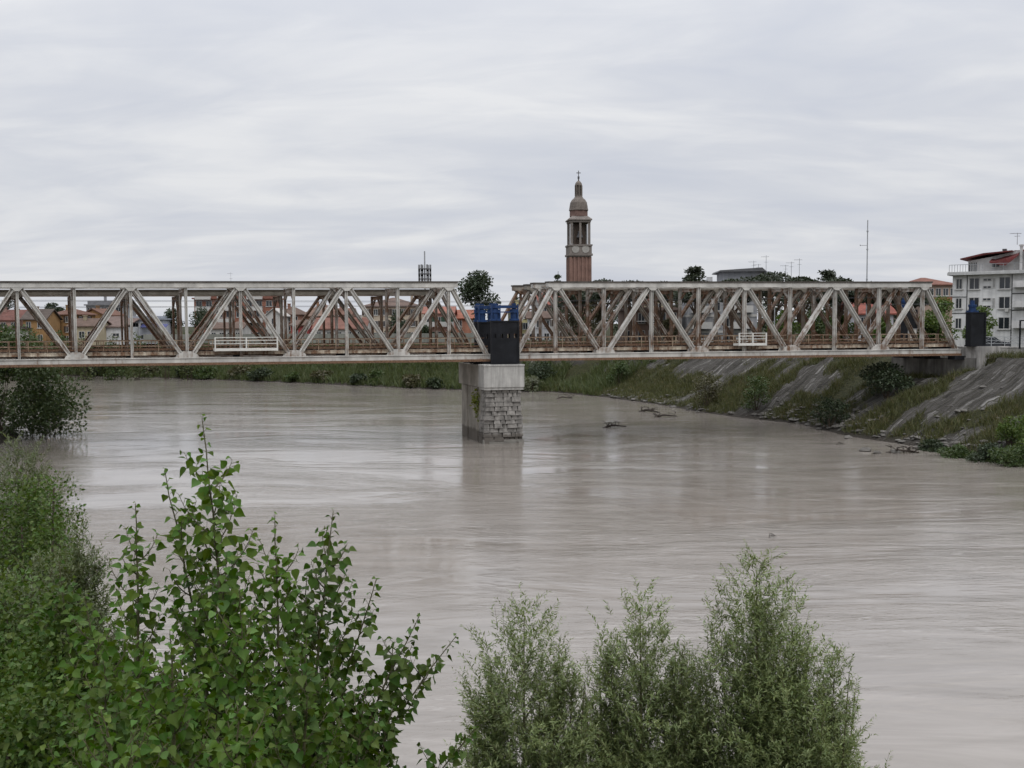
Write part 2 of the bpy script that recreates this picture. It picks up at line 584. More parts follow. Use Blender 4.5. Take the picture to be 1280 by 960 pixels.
xs = axis_coords(-70, 74, .62, 5000); ys = axis_coords(4, 214, .8, 5000)
GX, GY = np.meshgrid(xs, ys)
GZ, GD, GS, GR = terrain(GX, GY)
me = bpy.data.meshes.new('ground')
nx, ny = len(xs), len(ys)
V = np.stack([GX, GY, GZ], -1).reshape(-1, 3)
ii = (np.arange(ny - 1)[:, None] * nx + np.arange(nx - 1)[None, :]).reshape(-1)
Fq = np.stack([ii, ii + 1, ii + nx + 1, ii + nx], -1)
me.from_pydata(V.tolist(), [], Fq.tolist())
uv = me.uv_layers.new(name='bank')
lp = np.empty(len(me.loops), np.int32); me.loops.foreach_get('vertex_index', lp)
UV = np.stack([GS.ravel(), GD.ravel()], -1)[lp]
uv.data.foreach_set('uv', UV.astype(np.float32).ravel())
me.polygons.foreach_set('use_smooth', [True] * len(me.polygons))


def grass_mask(X, Y, D, S, R):
    """where the bank is overgrown: 0 bare stone .. 1 grass"""
    g = fbm(X * .13, Y * .13, 31, 4) * .5 + fbm(S * .5, D * .07, 37, 4) * .5
    near = 1 - sstep(745, 800, S)                     # more stone at the near end
    g = g - .075 * near + .17 * sstep(800, 850, S) * (1 - sstep(7, 10, D)) + .25 * sstep(870, 900, S) - .05 * sstep(8, 10, D) * (1 - sstep(13, 15, D))
    return sstep(.44, .52, g)


gm = grass_mask(GX, GY, GD, GS, GR)
gm = np.where(GR, gm, 1.0); gm = np.where(GD > 15, .75, gm)
at = me.attributes.new('grass', 'FLOAT', 'POINT'); at.data.foreach_set('value', gm.ravel().astype(np.float32))
t = NT('bank_ground')
uvp = t.node('ShaderNodeUVMap', uv_map='bank').outputs[0]
def mp_(vec, scale):
    m = t.node('ShaderNodeMapping'); t.l(vec, m.inputs[0]); m.inputs['Scale'].default_value = scale; return m.outputs[0]
n_sl = t.noise(mp_(uvp, (1.6, .07, 1)), 1.0, 6, .68)
n_s2 = t.noise(mp_(uvp, (4.5, .35, 1)), 1.0, 5, .7)
n_f = t.noise(t.pos(), 3.2, 6, .7)
n_b = t.noise(t.pos(), .35, 4)
wv = t.node('ShaderNodeVectorMath', operation='ADD')
wn = t.node('ShaderNodeTexNoise'); t.l(t.pos(), wn.inputs['Vector']); wn.inputs['Scale'].default_value = .7
wsc = t.node('ShaderNodeVectorMath', operation='SCALE'); t.l(wn.outputs['Color'], wsc.inputs[0]); wsc.inputs['Scale'].default_value = .9
t.l(uvp, wv.inputs[0]); t.l(wsc.outputs[0], wv.inputs[1])
sw = t.node('ShaderNodeMapping'); t.l(wv.outputs[0], sw.inputs[0]); sw.inputs['Rotation'].default_value = (0, 0, math.pi / 2)
br = t.node('ShaderNodeTexBrick'); t.l(sw.outputs[0], br.inputs['Vector'])
br.inputs['Scale'].default_value = 1.0; br.inputs['Brick Width'].default_value = 1.9; br.inputs['Row Height'].default_value = .5
br.inputs['Mortar Size'].default_value = .05; br.inputs['Mortar Smooth'].default_value = .4; br.inputs['Bias'].default_value = 0
br.inputs['Color1'].default_value = (0, 0, 0, 1); br.inputs['Color2'].default_value = (1, 1, 1, 1); br.inputs['Mortar'].default_value = (.5, .5, .5, 1)
st = t.math('ADD', t.math('MULTIPLY', n_sl, .42), t.math('MULTIPLY', n_s2, .36))
sepb = t.node('ShaderNodeSeparateColor'); t.l(br.outputs['Color'], sepb.inputs[0])
st = t.math('ADD', st, t.math('MULTIPLY', sepb.outputs[0], .13))
stone = t.ramp(st, [(.34, (.022, .02, .017)), (.43, (.062, .057, .052)), (.52, (.112, .105, .098)), (.6, (.29, .28, .262))])
stone = t.mix(t.math('MULTIPLY', br.outputs['Fac'], .85), stone, (.05, .048, .035))
stone = t.mix(t.ramp(n_f, [(.45, 0), (.7, .6)]), stone, (.07, .065, .052))
grass = t.ramp(n_f, [(.3, (.014, .017, .007)), (.5, (.034, .036, .014)), (.72, (.066, .06, .027))])
at_n = t.node('ShaderNodeAttribute', attribute_name='grass').outputs['Fac']
msk = t.ramp(t.math('ADD', at_n, t.math('MULTIPLY', t.math('SUBTRACT', n_f, .5), 1.3)), [(.35, 0), (.6, 1)])
col = t.mix(msk, stone, grass)
sepu = t.node('ShaderNodeSeparateXYZ'); t.l(uvp, sepu.inputs[0])
wet = t.ramp(t.math('ADD', t.math('MULTIPLY', sepu.outputs[1], .25), t.math('MULTIPLY', n_b, .5)), [(.28, 1), (.62, 0)])
col = t.mix(wet, col, (.05, .043, .036))
t.fin(col, .92, t.bump(t.math('ADD', n_f, t.math('SUBTRACT', t.math('MULTIPLY', st, 1.6), t.math('MULTIPLY', br.outputs['Fac'], .5))), 1.0, .3), .2)
me.materials.append(t.m)
tag(link('ground', me), kind='structure')

# ------------------------------------------------------------------ water
t = NT('muddy_river_water')
p = t.pos()
def wmap(scale, rot=0.0):
    m = t.node('ShaderNodeMapping'); t.l(t.node('ShaderNodeNewGeometry').outputs['Position'], m.inputs[0])
    m.inputs['Scale'].default_value = (*scale, 1); m.inputs['Rotation'].default_value = (0, 0, rot); return m.outputs[0]
w1 = t.noise(wmap((.2, 1.05), .1), 1.0, 3, .55, .6)
w2 = t.noise(wmap((.8, 2.7), -.08), 1.0, 4, .62, 1.1)
w3 = t.noise(wmap((.05, .12), .3), 1.0, 4, .6, 1.2)      # ruffled and smooth patches
w4 = t.noise(wmap((.13, .5), .18), 1.0, 5, .62, 1.5)     # long streaks of the current
patch = t.ramp(w3, [(.40, .10), (.58, 1.0)])
h = t.math('ADD', t.math('MULTIPLY', w1, .42), t.math('MULTIPLY', w2, .42))
h = t.math('MULTIPLY', h, patch)
h = t.math('ADD', h, t.math('MULTIPLY', w4, .16))
w5 = t.noise(wmap((2.2, 7.5), .05), 1.0, 3, .6, .8)
h = t.math('ADD', h, t.math('MULTIPLY', t.math('MULTIPLY', w5, .2), patch))
bm = t.bump(h, 1.0, .055)
mud = t.mix(t.ramp(w4, [(.35, 0), (.7, 1)]), (.178, .156, .134), (.265, .238, .212))
ln = t.math('ABSOLUTE', t.math('SUBTRACT', t.noise(wmap((.07, .2), .2), 1.0, 4, .55, 2.2), .5))
foam = t.math('MULTIPLY', t.ramp(ln, [(.0, 1), (.022, 0)]), t.ramp(w2, [(.46, 0), (.68, .5)]))
foam = t.math('MULTIPLY', foam, t.ramp(w3, [(.45, .1), (.6, 1)]))
mud = t.mix(foam, mud, (.5, .475, .445))
t.fin(mud, .09, bm, .5)
t.b.inputs['IOR'].default_value = 1.75
me = bpy.data.meshes.new('river')
me.from_pydata([(-3000, -800, 0), (300, -800, 0), (300, 420, 0), (-3000, 420, 0)], [], [(0, 1, 2, 3)])
me.materials.append(t.m)
tag(link('river_water', me), kind='structure')

# ------------------------------------------------------------------ the railway bridge
ZB, ZT = 7.54, 14.74         # underside of the bottom chord and top of the top chord
TOPL = [-5.85 - 9.2 * k for k in range(6)][::-1]
TOPR = [4.07 + 9.245 * k for k in range(5)]


def BW(tt, D, z=0.0):
    """bridge coordinates (along, away from the camera, height) to the world"""
    return Vector((tt * CT - D * ST, Y0 + tt * ST + D * CT, z))


SKEW = -.334
MB.SH = SKEW


def truss_span(label, tops, t0, t1, D0, D1, rust, ztop, hi, seed, th=1.0):
    rr = random.Random(seed)
    tm = (t0 + t1) / 2
    root = thing('truss_span', label, 'bridge span', BW(tm + SKEW * D0, D0, ZB), BRZ, 'truss spans of the railway bridge')
    H = ztop - ZB
    W = D1 - D0
    bots = [(a + b) / 2 - tm for a, b in zip(tops[:-1], tops[1:])]
    tps = [x - tm for x in tops]
    a0, a1 = t0 - tm, t1 - tm
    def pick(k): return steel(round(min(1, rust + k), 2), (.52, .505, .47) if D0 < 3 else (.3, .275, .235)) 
    zc_t, zc_b = H - .24, .28
    for j, y in enumerate((0.0, W)):
        r = 0.0 if j == 0 else .34
        b = MB()
        b.box(tps[0] - .75, tps[-1] + .75, y - .26, y + .26, H - .46, H - .1)
        b.box(tps[0] - .7, tps[-1] + .7, y - .3, y + .3, H - .52, H - .46)
        b.build('top_chord', pick(r - .2), root)
        b = MB(); b.box(tps[0] - .8, tps[-1] + .8, y - .34, y + .34, H - .098, H + .03); b.build('top_plate', plain('dark_top_plate', (.085, .075, .065), .8, .4, 1.2), root)
        b = MB()
        b.box(a0, a1, y - .22, y + .22, .12, .5); b.box(a0, a1, y - .3, y + .3, .5, .58)
        b.build('bottom_chord', pick(r - .2), root)
        b = MB(); b.box(a0, a1, y - .31, y + .31, -.1, .12); 
        b.build('bottom_flange', pick(.75), root)
        def diag(p, q, w):
            m = MB(); m.ibeam(p, q, .38, w * th, .07); m.build('diagonal', pick(r + rr.uniform(-.08, .1)), root)
        lo = [a0 + .15] + bots + [a1 - .15]
        for i, x in enumerate(tps):
            diag((lo[i] + .12, y, zc_b), (x - .1, y, zc_t), .31 if j == 0 else .24); diag((lo[i + 1] - .12, y, zc_b), (x + .1, y, zc_t), .31 if j == 0 else .24)
        for x in tps + bots:
            m = MB(); m.ibeam((x, y, .58), (x, y, H - .56), .3, (.21 if j == 0 else .17) * th, .05); m.build('vertical', pick(r + rr.uniform(-.05, .2)), root)
        for x in bots:
            m = MB()
            g = [(x - 1.0, .5), (x + 1.0, .5), (x + .85, .82), (x + .3, 1.12), (x - .3, 1.12), (x - .85, .82)]
            m.prism(g, y - .275, y - .235); m.prism(g, y + .235, y + .275)
            m.build('gusset_plate', pick(r + .05), root)
        for x in tps:
            m = MB()
            g = [(x - .5, H - .52), (x - .2, H - .82), (x + .2, H - .82), (x + .5, H - .52)]
            m.prism(g, y - .285, y - .245); m.prism(g, y + .245, y + .285)
            m.build('gusset_plate', pick(r - .05), root)
    # bracing between the two planes
    for x in tps + bots:
        m = MB(); m.ibeam((x, .3, H - .75), (x, W - .3, H - .75), .2, .34, .05, (1, 0, 0))
        m.beam((x, .25, H - 1.5), (x, .8, H - .9), .14, .14, (1, 0, 0)); m.beam((x, W - .25, H - 1.5), (x, W - .8, H - .9), .14, .14, (1, 0, 0))
        m.build('cross_brace', pick(.45), root)
    allx = sorted(tps + bots)
    m = MB()
    for xa, xb in zip(allx[:-1], allx[1:]):
        m.beam((xa, .3, H - .42), (xb, W - .3, H - .42), .14, .1, (0, 0, 1)); m.beam((xa, W - .3, H - .32), (xb, .3, H - .32), .14, .1, (0, 0, 1))
    m.build('top_bracing', pick(.4), root)
    # floor: cross girders, stringers, sleepers, walkway beams, rails
    m = MB()
    for x in [a0 + .5] + allx + [a1 - .5]:
        m.box(x - .2, x + .2, .31, W - .31, .15, .72)
    for y in (W * .34, W * .66): m.box(a0, a1, y - .15, y + .15, .725, 1.0)
    m.build('floor_girders', M['black_steel'], root)  # black here paints in the shadow beneath the deck
    m = MB()
    x = a0 + .3
    while x < a1 - .3:
        m.box(x, x + .26, W * .5 - 1.0, W * .5 + 1.0, 1.004, 1.2); x += .62
    m.build('sleepers', M['shutter'], root)
    for y in (W * .5 - .7, W * .5 + .7):
        m = MB(); m.box(a0, a1, y - .07, y + .07, 1.205, 1.34); m.build('rail', pick(.9), root)
    for y in (.75, W - .15):
        m = MB(); m.box(a0 + .1, a1 - .1, y - .42, y - .3, .78, 1.02); m.box(a0 + .1, a1 - .1, y - .45, y - .1, 1.025, 1.08)
        m.build('walkway', steel(.42, (.5, .44, .35)), root)
        m = MB(); k = a0 + .4
        while k < a1 - .2:
            m.box(k - .03, k + .03, y - .33, y - .27, 1.1, 2.05); k += 1.53
        for z in (1.55, 2.02): m.box(a0 + .4, a1 - .4, y - .325, y - .275, z, z + .05)
        m.build('walkway_railing', steel(.5, (.42, .34, .25)), root)
    if hi is not None:
        for (xa, xb) in hi:                          # white-painted refuge platform outside the walkway
            m = MB(); xa -= tm; xb -= tm; y = -.62
            m.box(xa, xb, y - .06, .2, 1.12, 1.34)
            n = max(2, round((xb - xa) / 2.4)); 
            for i in range(n + 1):
                x = xa + (xb - xa) * i / n
                m.box(x - .05, x + .05, y - .058, y + .058, 1.1, 2.32)
            for z in (1.72, 2.0, 2.27): m.box(xa, xb, y - .045, y + .045, z, z + .06)
            m.build('refuge_platform', M['white_steel'], root)
    return root


truss_span('near rusty grey truss span left of the stone pier, with a long white refuge platform', TOPL, TOPL[0] - 4.2, -2.0, 0, 2.7, .24, ZT, [(-26.6, -21.3)], 1)
truss_span('near rusty grey truss span right of the stone pier, with a short white refuge platform', TOPR, .0, 45.1, 0, 2.7, .3, ZT, [(21.6, 24.3)], 2)
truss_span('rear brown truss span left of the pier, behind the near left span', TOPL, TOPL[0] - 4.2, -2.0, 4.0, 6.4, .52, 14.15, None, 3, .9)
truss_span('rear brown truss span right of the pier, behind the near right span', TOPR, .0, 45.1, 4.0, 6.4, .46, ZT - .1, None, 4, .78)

# ------------------------------------------------------------------ pier
MB.SH = -.15
pier = thing('bridge_pier', 'stone and concrete river pier under the joint of the truss spans', 'bridge pier', BW(-1.33, 0, 0), BRZ)
rr = random.Random(5)
b = MB()
# rusticated ashlar nose: courses of separate blocks, front and sides
def half(z): return 1.72 - .02 * z if z > 2.2 else 1.82
z = -.6
while z < 4.85:
    hgt = min(rr.uniform(.34, .5), 4.9 - z)
    w = half(z); x = -w + .02
    y0, y1 = -1.45, -.1
    while x < w - .05:
        bw = min(rr.uniform(.35, .95), w - x)
        if w - x - bw < .3: bw = w - x
        o = rr.uniform(0, .2)
        b.box(x + .01, x + bw - .01, y0 - o, y0 + .5, z + .014, z + hgt - .014, 0, .05)
        x += bw
    for sx in (-1, 1):
        y = y0 + .55
        while y < y1 - .05:
            bw = min(rr.uniform(.6, 1.0), y1 - y)
            o = rr.uniform(0, .1)
            xa, xb = sx * (w - .5), sx * (w + o)
            b.box(min(xa, xb), max(xa, xb), y + .02, y + bw - .02, z + .014, z + hgt - .014, 0, .05)
            y += bw
    z += hgt
b.build('stone_shaft', M['stone'], pier)
b = MB(); b.box(-1.58, 1.58, -1.3, -.05, -2.5, 4.88); b.box(-1.9, 1.9, -1.62, -1.2, -.8, .35, 0, .05)
b.build('mortar_core', plain('dark_mortar', (.2, .19, .17), .95, .4, 2, .4), pier)
b = MB()
b.box(-1.62, 1.62, -.04, 6.7, -2.5, 5.05); b.box(-1.74, 1.74, .9, 2.6, -2.5, 5.045); b.box(-1.74, 1.74, 4.4, 6.0, -2.5, 5.045)
b.build('concrete_shaft', plain('brown_concrete', (.33,.305,.265), .9, .35, .6, .3, .2, streak=.7, wet=1.4), pier)
b = MB()
b.box(-1.8, 1.8, -1.75, -.2, 4.9, 5.15)
b.box(-1.85, 1.85, -1.85, -.1, 5.15, 7.06)
b.box(-1.89, 1.89, -1.9, -.08, 7.064, 7.2)
b.build('pier_cap', M['concrete_pale'], pier)
b = MB()
b.box(-1.83, 1.83, -.06, 6.95, 5.1, 7.1)
b.build('rear_pier_cap', plain('brown_concrete', (.33,.305,.265), .9, .35, .6, .3, .2, streak=.7, wet=1.4), pier)
for y in (0, 2.7, 4.0, 6.4):
    for x in (-1.1, .95):
        b = MB(); b.box(x - .35, x + .35, y - .4, y + .4, 7.205 if y == 0 else 7.11, 7.4); b.build('bearing', M['black_steel'], pier)
# ivy growing from a joint in the pier
r_ = np.random.default_rng(4)
iv = link('ivy_clump', leaf_mesh('ivy_clump', leafmat('ivy', (.13, .15, .02)), [blob_leaves(r_, BW(-3.15, .75 + .2 * k, 4.2 - .75 * k), (.5, .6, .75), 160, .24) for k in (0, 1)] + [blob_leaves(r_, BW(-3.1, .75, 2.4), (.25, .3, .6), 60, .2)]))
tag(iv, 'yellow-green ivy clump growing on the side of the river pier', 'ivy')

# ------------------------------------------------------------------ lifting towers of the spans
MB.SH = 0.0


def lift_tower(label, tt, D, zb, zt, w, zblue, slots=True):
    r = thing('lifting_tower', label, 'steel tower', BW(tt + SKEW * D, D, zb), BRZ, 'black lifting towers at the span ends')
    h = zt - zb; hw = w / 2
    b = MB(); d = .45
    if slots:
        s0, s1 = h * .62, h * .72
        b.box(-hw, hw, -d, d, .12, s0); b.box(-hw, hw, -d, d, s1, h)
        for k in range(5):
            x = -hw + w * k / 4
            b.box(max(-hw, x - .19), min(hw, x + .19), -d, d, s0 + .002, s1 - .002)
    else:
        b.box(-hw, hw, -d, d, .12, h)
    b.box(-hw - .06, hw + .06, -d - .06, d + .06, 0, .118); b.box(-hw - .05, hw + .05, -d - .05, d + .05, h + .003, h + .12)
    b.box(-hw - .05, -hw + .1, -d - .07, -d - .005, .13, h - .01); b.box(hw - .1, hw + .05, -d - .07, -d - .005, .13, h - .01)
    b.build('tower_body', M['black_steel'], r)
    hb = zblue - zt
    for x in ((-hw + .35, hw - .35) if slots else (-hw + .4,)):
        b = MB()
        b.lathe([(.34, h + .122), (.34, h + hb * .5), (.4, h + hb * .51), (.4, h + hb * .68), (.2, h + hb * .69), (.2, h + hb)], 12, c=(x, 0))
        b.box(x - .42, x + .42, -.42, .42, h + .125, h + .3)
        b.build('lifting_jack', M['blue_steel'], r)
    if not slots: return r
    b = MB()
    b.box(-hw, hw, -.3, .3, h + hb * .74, h + hb * .88)
    for x in (-hw + .06, hw - .06): b.box(x - .06, x + .06, -.4, -.3, h + .125, h + hb * .95)
    b.box(-hw, hw, -.41, -.35, h + hb * .5, h + hb * .56)
    b.build('jack_frame', M['blue_steel'], r)
    return r


lift_tower('black steel tower with slot windows on the front of the river pier', -1.08, -.75, 7.22, 11.05, 2.5, 12.75)
lift_tower('black steel tower with blue jacks on the pier between the near and rear spans', -.5, 3.4, 7.12, 10.95, 2.1, 12.8)
lift_tower('black steel tower with blue jacks on the rear end of the pier', .7, 6.9, 7.12, 11.0, 2.0, 12.9)
lift_tower('dark steel tower with blue top on the near corner of the right abutment', 46.1, -.75, 8.35, 11.6, 1.55, 12.9, False)
lift_tower('dark steel tower with blue top behind the end of the right span', 46.4, 7.4, 8.35, 12.0, 1.6, 13.6, False)

# ------------------------------------------------------------------ abutment on the right bank
MB.SH = SKEW
ab = thing('bridge_abutment', 'pale concrete abutment carrying the right end of the truss spans', 'abutment', BW(45.2, 0, 0), BRZ)
b = MB()
b.box(.15, 3.2, -1.6, 8.2, 3.0, 7.2)
b.build('abutment_wall', M['concrete_dark'], ab)
b = MB()
b.box(.5, 3.2, -1.7, -.2, 7.204, 8.34); b.box(.5, 3.2, 6.9, 8.2, 7.204, 8.34); b.box(1.6, 3.2, -.19, 6.89, 7.204, 8.3)
b.prism([(.1, 5.2), (3.3, 5.2), (3.3, 8.38), (.1, 8.38), (.1, 6.9)], -2.05, -1.71)
b.build('back_wall', M['concrete'], ab)
for y in (0, 2.7, 4.0, 6.4):
    b = MB(); b.box(-.9, .14, y - .4, y + .4, 7.05, 7.4); b.build('bearing', M['black_steel'], ab)

MB.SH = 0.0
# ------------------------------------------------------------------ the town
PZ = 7.3
_wm = {}


def plaster(c, name='painted_plaster'): return plain(name, c, .9, .2, .5, .15, .2, streak=.35)


def window(w, h, par, x, z, y=0.0, frame=None, shutters=None, face='front', sill=True):
    """one window: frame and sill standing proud of the wall, its pane a sub-part"""
    key = (round(w, 2), round(h, 2), shutters is not None, sill)
    if key not in _wm:
        f = MB(); t = .07
        f.box(-w / 2, w / 2, -.07, .04, -h / 2, -h / 2 + t); f.box(-w / 2, w / 2, -.07, .04, h / 2 - t, h / 2)
        f.box(-w / 2, -w / 2 + t, -.07, .04, -h / 2 + t, h / 2 - t); f.box(w / 2 - t, w / 2, -.07, .04, -h / 2 + t, h / 2 - t)
        f.box(-.04, .04, -.06, .04, -h / 2 + t, h / 2 - t)
        if sill: f.box(-w / 2 - .12, w / 2 + .12, -.16, .04, -h / 2 - .1, -h / 2 - .002)
        g = MB(); g.box(-w / 2 + t, w / 2 - t, -.03, .03, -h / 2 + t, h / 2 - t)
        sh = None
        if shutters is not None:
            sh = MB()
            sh.box(-w * .25, w * .25, -.075, .01, -h / 2, h / 2)
        _wm[key] = (f, g, sh)
    f, g, sh = _wm[key]
    fm = frame or M['white_frame']
    k2 = key + (fm.name,)
    if k2 not in _wm: _wm[k2] = f.mesh('window', fm)
    k3 = key + ('pane',)
    if k3 not in _wm: _wm[k3] = g.mesh('pane', M['glass'])
    o = link('window', _wm[k2], par)
    if face == 'front': o.location = (x, y, z)
    elif face == 'left': o.location = (y, x, z); o.rotation_euler = (0, 0, -math.pi / 2)
    else: o.location = (y, x, z); o.rotation_euler = (0, 0, math.pi / 2)
    link('pane', _wm[k3], o)
    if sh is not None:
        k4 = key + ('sh', shutters.name)
        if k4 not in _wm: _wm[k4] = sh.mesh('shutter', shutters)
        for sx in (-1, 1): link('shutter', _wm[k4], o).location = (sx * (w * .75 + .03), 0, 0)
    return o


def house(label, x0, x1, ye, yt, Y, wall, roof, style='gable', rz=0.0, depth=9.0, rows=2, cols=3, win=(1.0, 1.35), shutters=None,
          chim=1, cat='house', name='house', base=None, rotf=0, group=None, over=.45, dense=None):
    """x0..x1 wall edges in the photo, ye eaves, yt ridge; stands Y metres away"""
    a = P(x0, ye, Y); b = P(x1, ye, Y); top = P((x0 + x1) / 2, yt, Y).z
    zb = PZ - .3 if base is None else base
    w = (b.x - a.x); h = a.z - zb; rh = max(.3, top - a.z)
    r = thing(name, label, cat, ((a.x + b.x) / 2, Y, zb), rz, group)
    wm = plaster(wall)
    m = MB()
    if style == 'gable_front':
        m.prism([(-w / 2, 0), (w / 2, 0), (w / 2, h), (0, h + rh - .15), (-w / 2, h)], 0, depth)
    elif style == 'gable':
        m.prism([(0, 0), (depth, 0), (depth, h), (depth / 2, h + rh - .15), (0, h)], -w / 2, w / 2, 'x')
    else: m.box(-w / 2, w / 2, 0, depth, 0, h)
    m.build('wall', wm, r)
    m = MB(); th = .22; o = over
    if style == 'gable':
        k = rh / (depth / 2); hh = h + rh; zl = h - o * k
        m.prism([(-o, zl), (depth / 2, hh), (depth + o, zl), (depth + o, zl + th), (depth / 2, hh + th), (-o, zl + th)], -w / 2 - o, w / 2 + o, 'x')
    elif style == 'gable_front':
        k = rh / (w / 2); hh = h + rh; zl = h - o * k
        m.prism([(-w / 2 - o, zl), (0, hh), (w / 2 + o, zl), (w / 2 + o, zl + th), (0, hh + th), (-w / 2 - o, zl + th)], -o, depth + o, 'y')
    elif style == 'hip':
        rx = max(.4, w / 2 - depth / 2); W2 = w / 2 + o; zz = h + .003
        vs = [(-W2, -o, zz), (W2, -o, zz), (W2, depth + o, zz), (-W2, depth + o, zz), (-rx, depth / 2, zz + rh), (rx, depth / 2, zz + rh),
              (-W2, -o, zz + .18), (W2, -o, zz + .18), (W2, depth + o, zz + .18), (-W2, depth + o, zz + .18)]
        m.add(vs, [(3, 2, 1, 0), (0, 1, 7, 6), (1, 2, 8, 7), (2, 3, 9, 8), (3, 0, 6, 9), (6, 7, 5, 4), (8, 9, 4, 5), (7, 8, 5), (9, 6, 4)])
    elif style == 'shed':
        m.prism([(-o, h - .1), (depth + o, h + rh), (depth + o, h + rh + th), (-o, h - .1 + th)], -w / 2 - o, w / 2 + o, 'x')
    else:
        m.box(-w / 2 - o, w / 2 + o, -o, depth + o, h + .003, h + .35)
        m.box(-w / 2 + .3, w / 2 - .3, .3, depth - .3, h + .353, h + rh)
    rf = m.build('roof', tiles(roof) if style != 'flat' else plain('flat_roof', roof, .85, .25, 1), r)
    for c in range(chim):
        q = MB(); cx = w * (-.22 + .47 * c) + .1 * w; zz = h + (rh * .5 if style != 'flat' else rh)
        q.box(cx - .3, cx + .3, depth * .35, depth * .35 + .6, zz - .1, zz + rh * .3 + 1.0)
        q.box(cx - .4, cx + .4, depth * .35 - .1, depth * .35 + .7, zz + rh * .3 + 1.003, zz + rh * .3 + 1.15)
        q.build('chimney', plaster(mul(wall, .8)), rf)
    ww, wh = win
    for i in range(rows):
        for j in range(cols):
            zc = h * (i + .56) / rows; xc = w * ((j + .5) / cols - .5)
            window(ww, min(wh, h / rows * .62), r, xc, zc, 0, shutters=shutters)
            if abs(rz) > .05 and j < 2:
                window(ww, min(wh, h / rows * .62), r, depth * (.3 + .4 * j), zc, w / 2 if rz < 0 else -w / 2, face='right' if rz < 0 else 'left', shutters=shutters)
    return r


RED, BRN, DRK = (.15, .078, .055), (.12, .08, .062), (.085, .068, .058)
ORG, CRM, WHT, PNK, GRY = (.30, .18, .082), (.40, .345, .24), (.5, .49, .465), (.38, .245, .205), (.29, .29, .3)
SH = M['shutter']; SHG = plain('green_shutter', (.035, .07, .045), .6, .2)
BRK = plain('town_brick', (.26, .12, .08), .9, .3, 1.2, .3, .2)

house('pink house with a dark red roof at the far left edge of the town', -14, 22, 400, 388, 215, PNK, (.14, .06, .048), 'gable', .12, rows=2, cols=3)
house('small white annex with a dark doorway in front of the pink house', 3, 21, 412, 408, 206, WHT, DRK, 'flat', 0, 5, rows=1, cols=1, win=(1.6, 1.5), chim=0)
house('orange house under a grey-brown roof, left of the tallest orange house', 29, 56, 399, 387, 212, ORG, DRK, 'gable', .1, rows=2, cols=2, shutters=None)
house('tall orange house with a dark brown shuttered window and red roof', 62, 93, 394, 385.5, 222, ORG, (.14, .07, .05), 'hip', -.12, rows=3, cols=2, shutters=SH)
house('bright orange gable house with a shallow red roof', 101, 131, 394, 386.5, 232, (.34, .20, .09), RED, 'gable_front', -.12, rows=2, cols=2, win=(.8, 1.1))
house('low cream house with a brown roof and open porch', 86, 118, 408, 399, 208, CRM, BRN, 'gable', 0, rows=1, cols=3, win=(1.2, 1.4))
house('white shed with a long sloping brown roof', 113, 155, 409, 396, 214, (.55, .56, .57), (.15, .105, .09), 'shed', .06, 12, rows=1, cols=2, win=(1.4, .7), chim=0)
wb = house('long white workshop with a blue awning', 153, 196, 400, 395, 224, (.55, .57, .62), (.3, .32, .36), 'flat', 0, 10, rows=2, cols=4, win=(1.5, 1.0), chim=0)
m = MB(); m.prism([(-1.4, 3.6), (0.0, 4.3), (0.0, 4.4), (-1.4, 3.7)], .6, 6.4, 'x'); m.build('awning', plain('blue_awning', (.05, .055, .15), .6, .1), wb)
house('grey concrete apartment block with a flat roof and roof terrace behind the orange houses', 108, 152, 382, 376, 275, GRY, (.18, .18, .19), 'flat', .05, 12, rows=4, cols=5, win=(1.5, 1.3), chim=2, cat='apartment block', name='apartment_block')
ap = house('wide red brick apartment building with white balconies', 243, 342, 374, 369, 250, (.29, .135, .095), (.22, .1, .075), 'flat', .04, 12, rows=4, cols=8, win=(1.5, 1.5), chim=1, cat='apartment block', name='apartment_block')
for x in (-7.5, -2.0, 5.2):
    for z in (4.6, 7.6, 10.4):
        m = MB(); m.box(x - 1.9, x + 1.9, -1.2, -.1, z, z + .15); m.box(x - 1.9, x + 1.9, -1.2, -1.1, z + .153, z + 1.1)
        m.box(x - 1.9, x - 1.82, -1.097, -.1, z + .153, z + 1.1); m.box(x + 1.82, x + 1.9, -1.097, -.1, z + .153, z + 1.1)
        m.build('balcony', M['white_frame'], ap)
house('low white house with a white gabled dormer before the brick building', 332, 352, 394, 386, 228, WHT, (.5, .48, .45), 'gable_front', 0, 7, rows=2, cols=1, chim=0)
house('white bungalow with a dark doorway in front of the red brick building', 262, 302, 411, 404, 212, WHT, BRN, 'gable', 0, 8, rows=1, cols=4, chim=0)
house('brown hip-roofed house with white window bands right of the brick building', 346, 374, 394, 383, 236, (.33, .18, .13), BRN, 'hip', -.05, rows=3, cols=3)
house('small house with a dark red wall beside the white bungalow', 364, 386, 407, 401, 214, (.3, .06, .06), BRN, 'shed', 0, 6, rows=1, cols=2, chim=0)
house('large brown-roofed house left of the long red roof', 376, 424, 396, 379, 240, (.36, .22, .15), (.19, .125, .095), 'hip', .05, 12, rows=2, cols=4)
house('long white farmhouse with a red roof and four dark openings', 392, 456, 411, 398, 208, WHT, (.19, .09, .068), 'gable', -.04, rows=1, cols=5, win=(.9, 1.5), chim=2)
house('narrow pink house behind the long white farmhouse', 414, 438, 394, 386, 226, PNK, RED, 'gable', 0, rows=2, cols=2)
house('broad beige house under a dark brown roof with a white dormer', 452, 522, 384, 371, 228, (.5, .42, .33), (.145, .1, .082), 'hip', -.03, 14, rows=3, cols=6, shutters=SH, chim=2)
pb = house('pink two-storey house with white balcony bands near the pier', 530, 566, 392, 384, 206, (.52, .30, .25), (.28, .12, .09), 'gable', 0, rows=2, cols=3, shutters=SHG)
m = MB(); w_ = 3.2
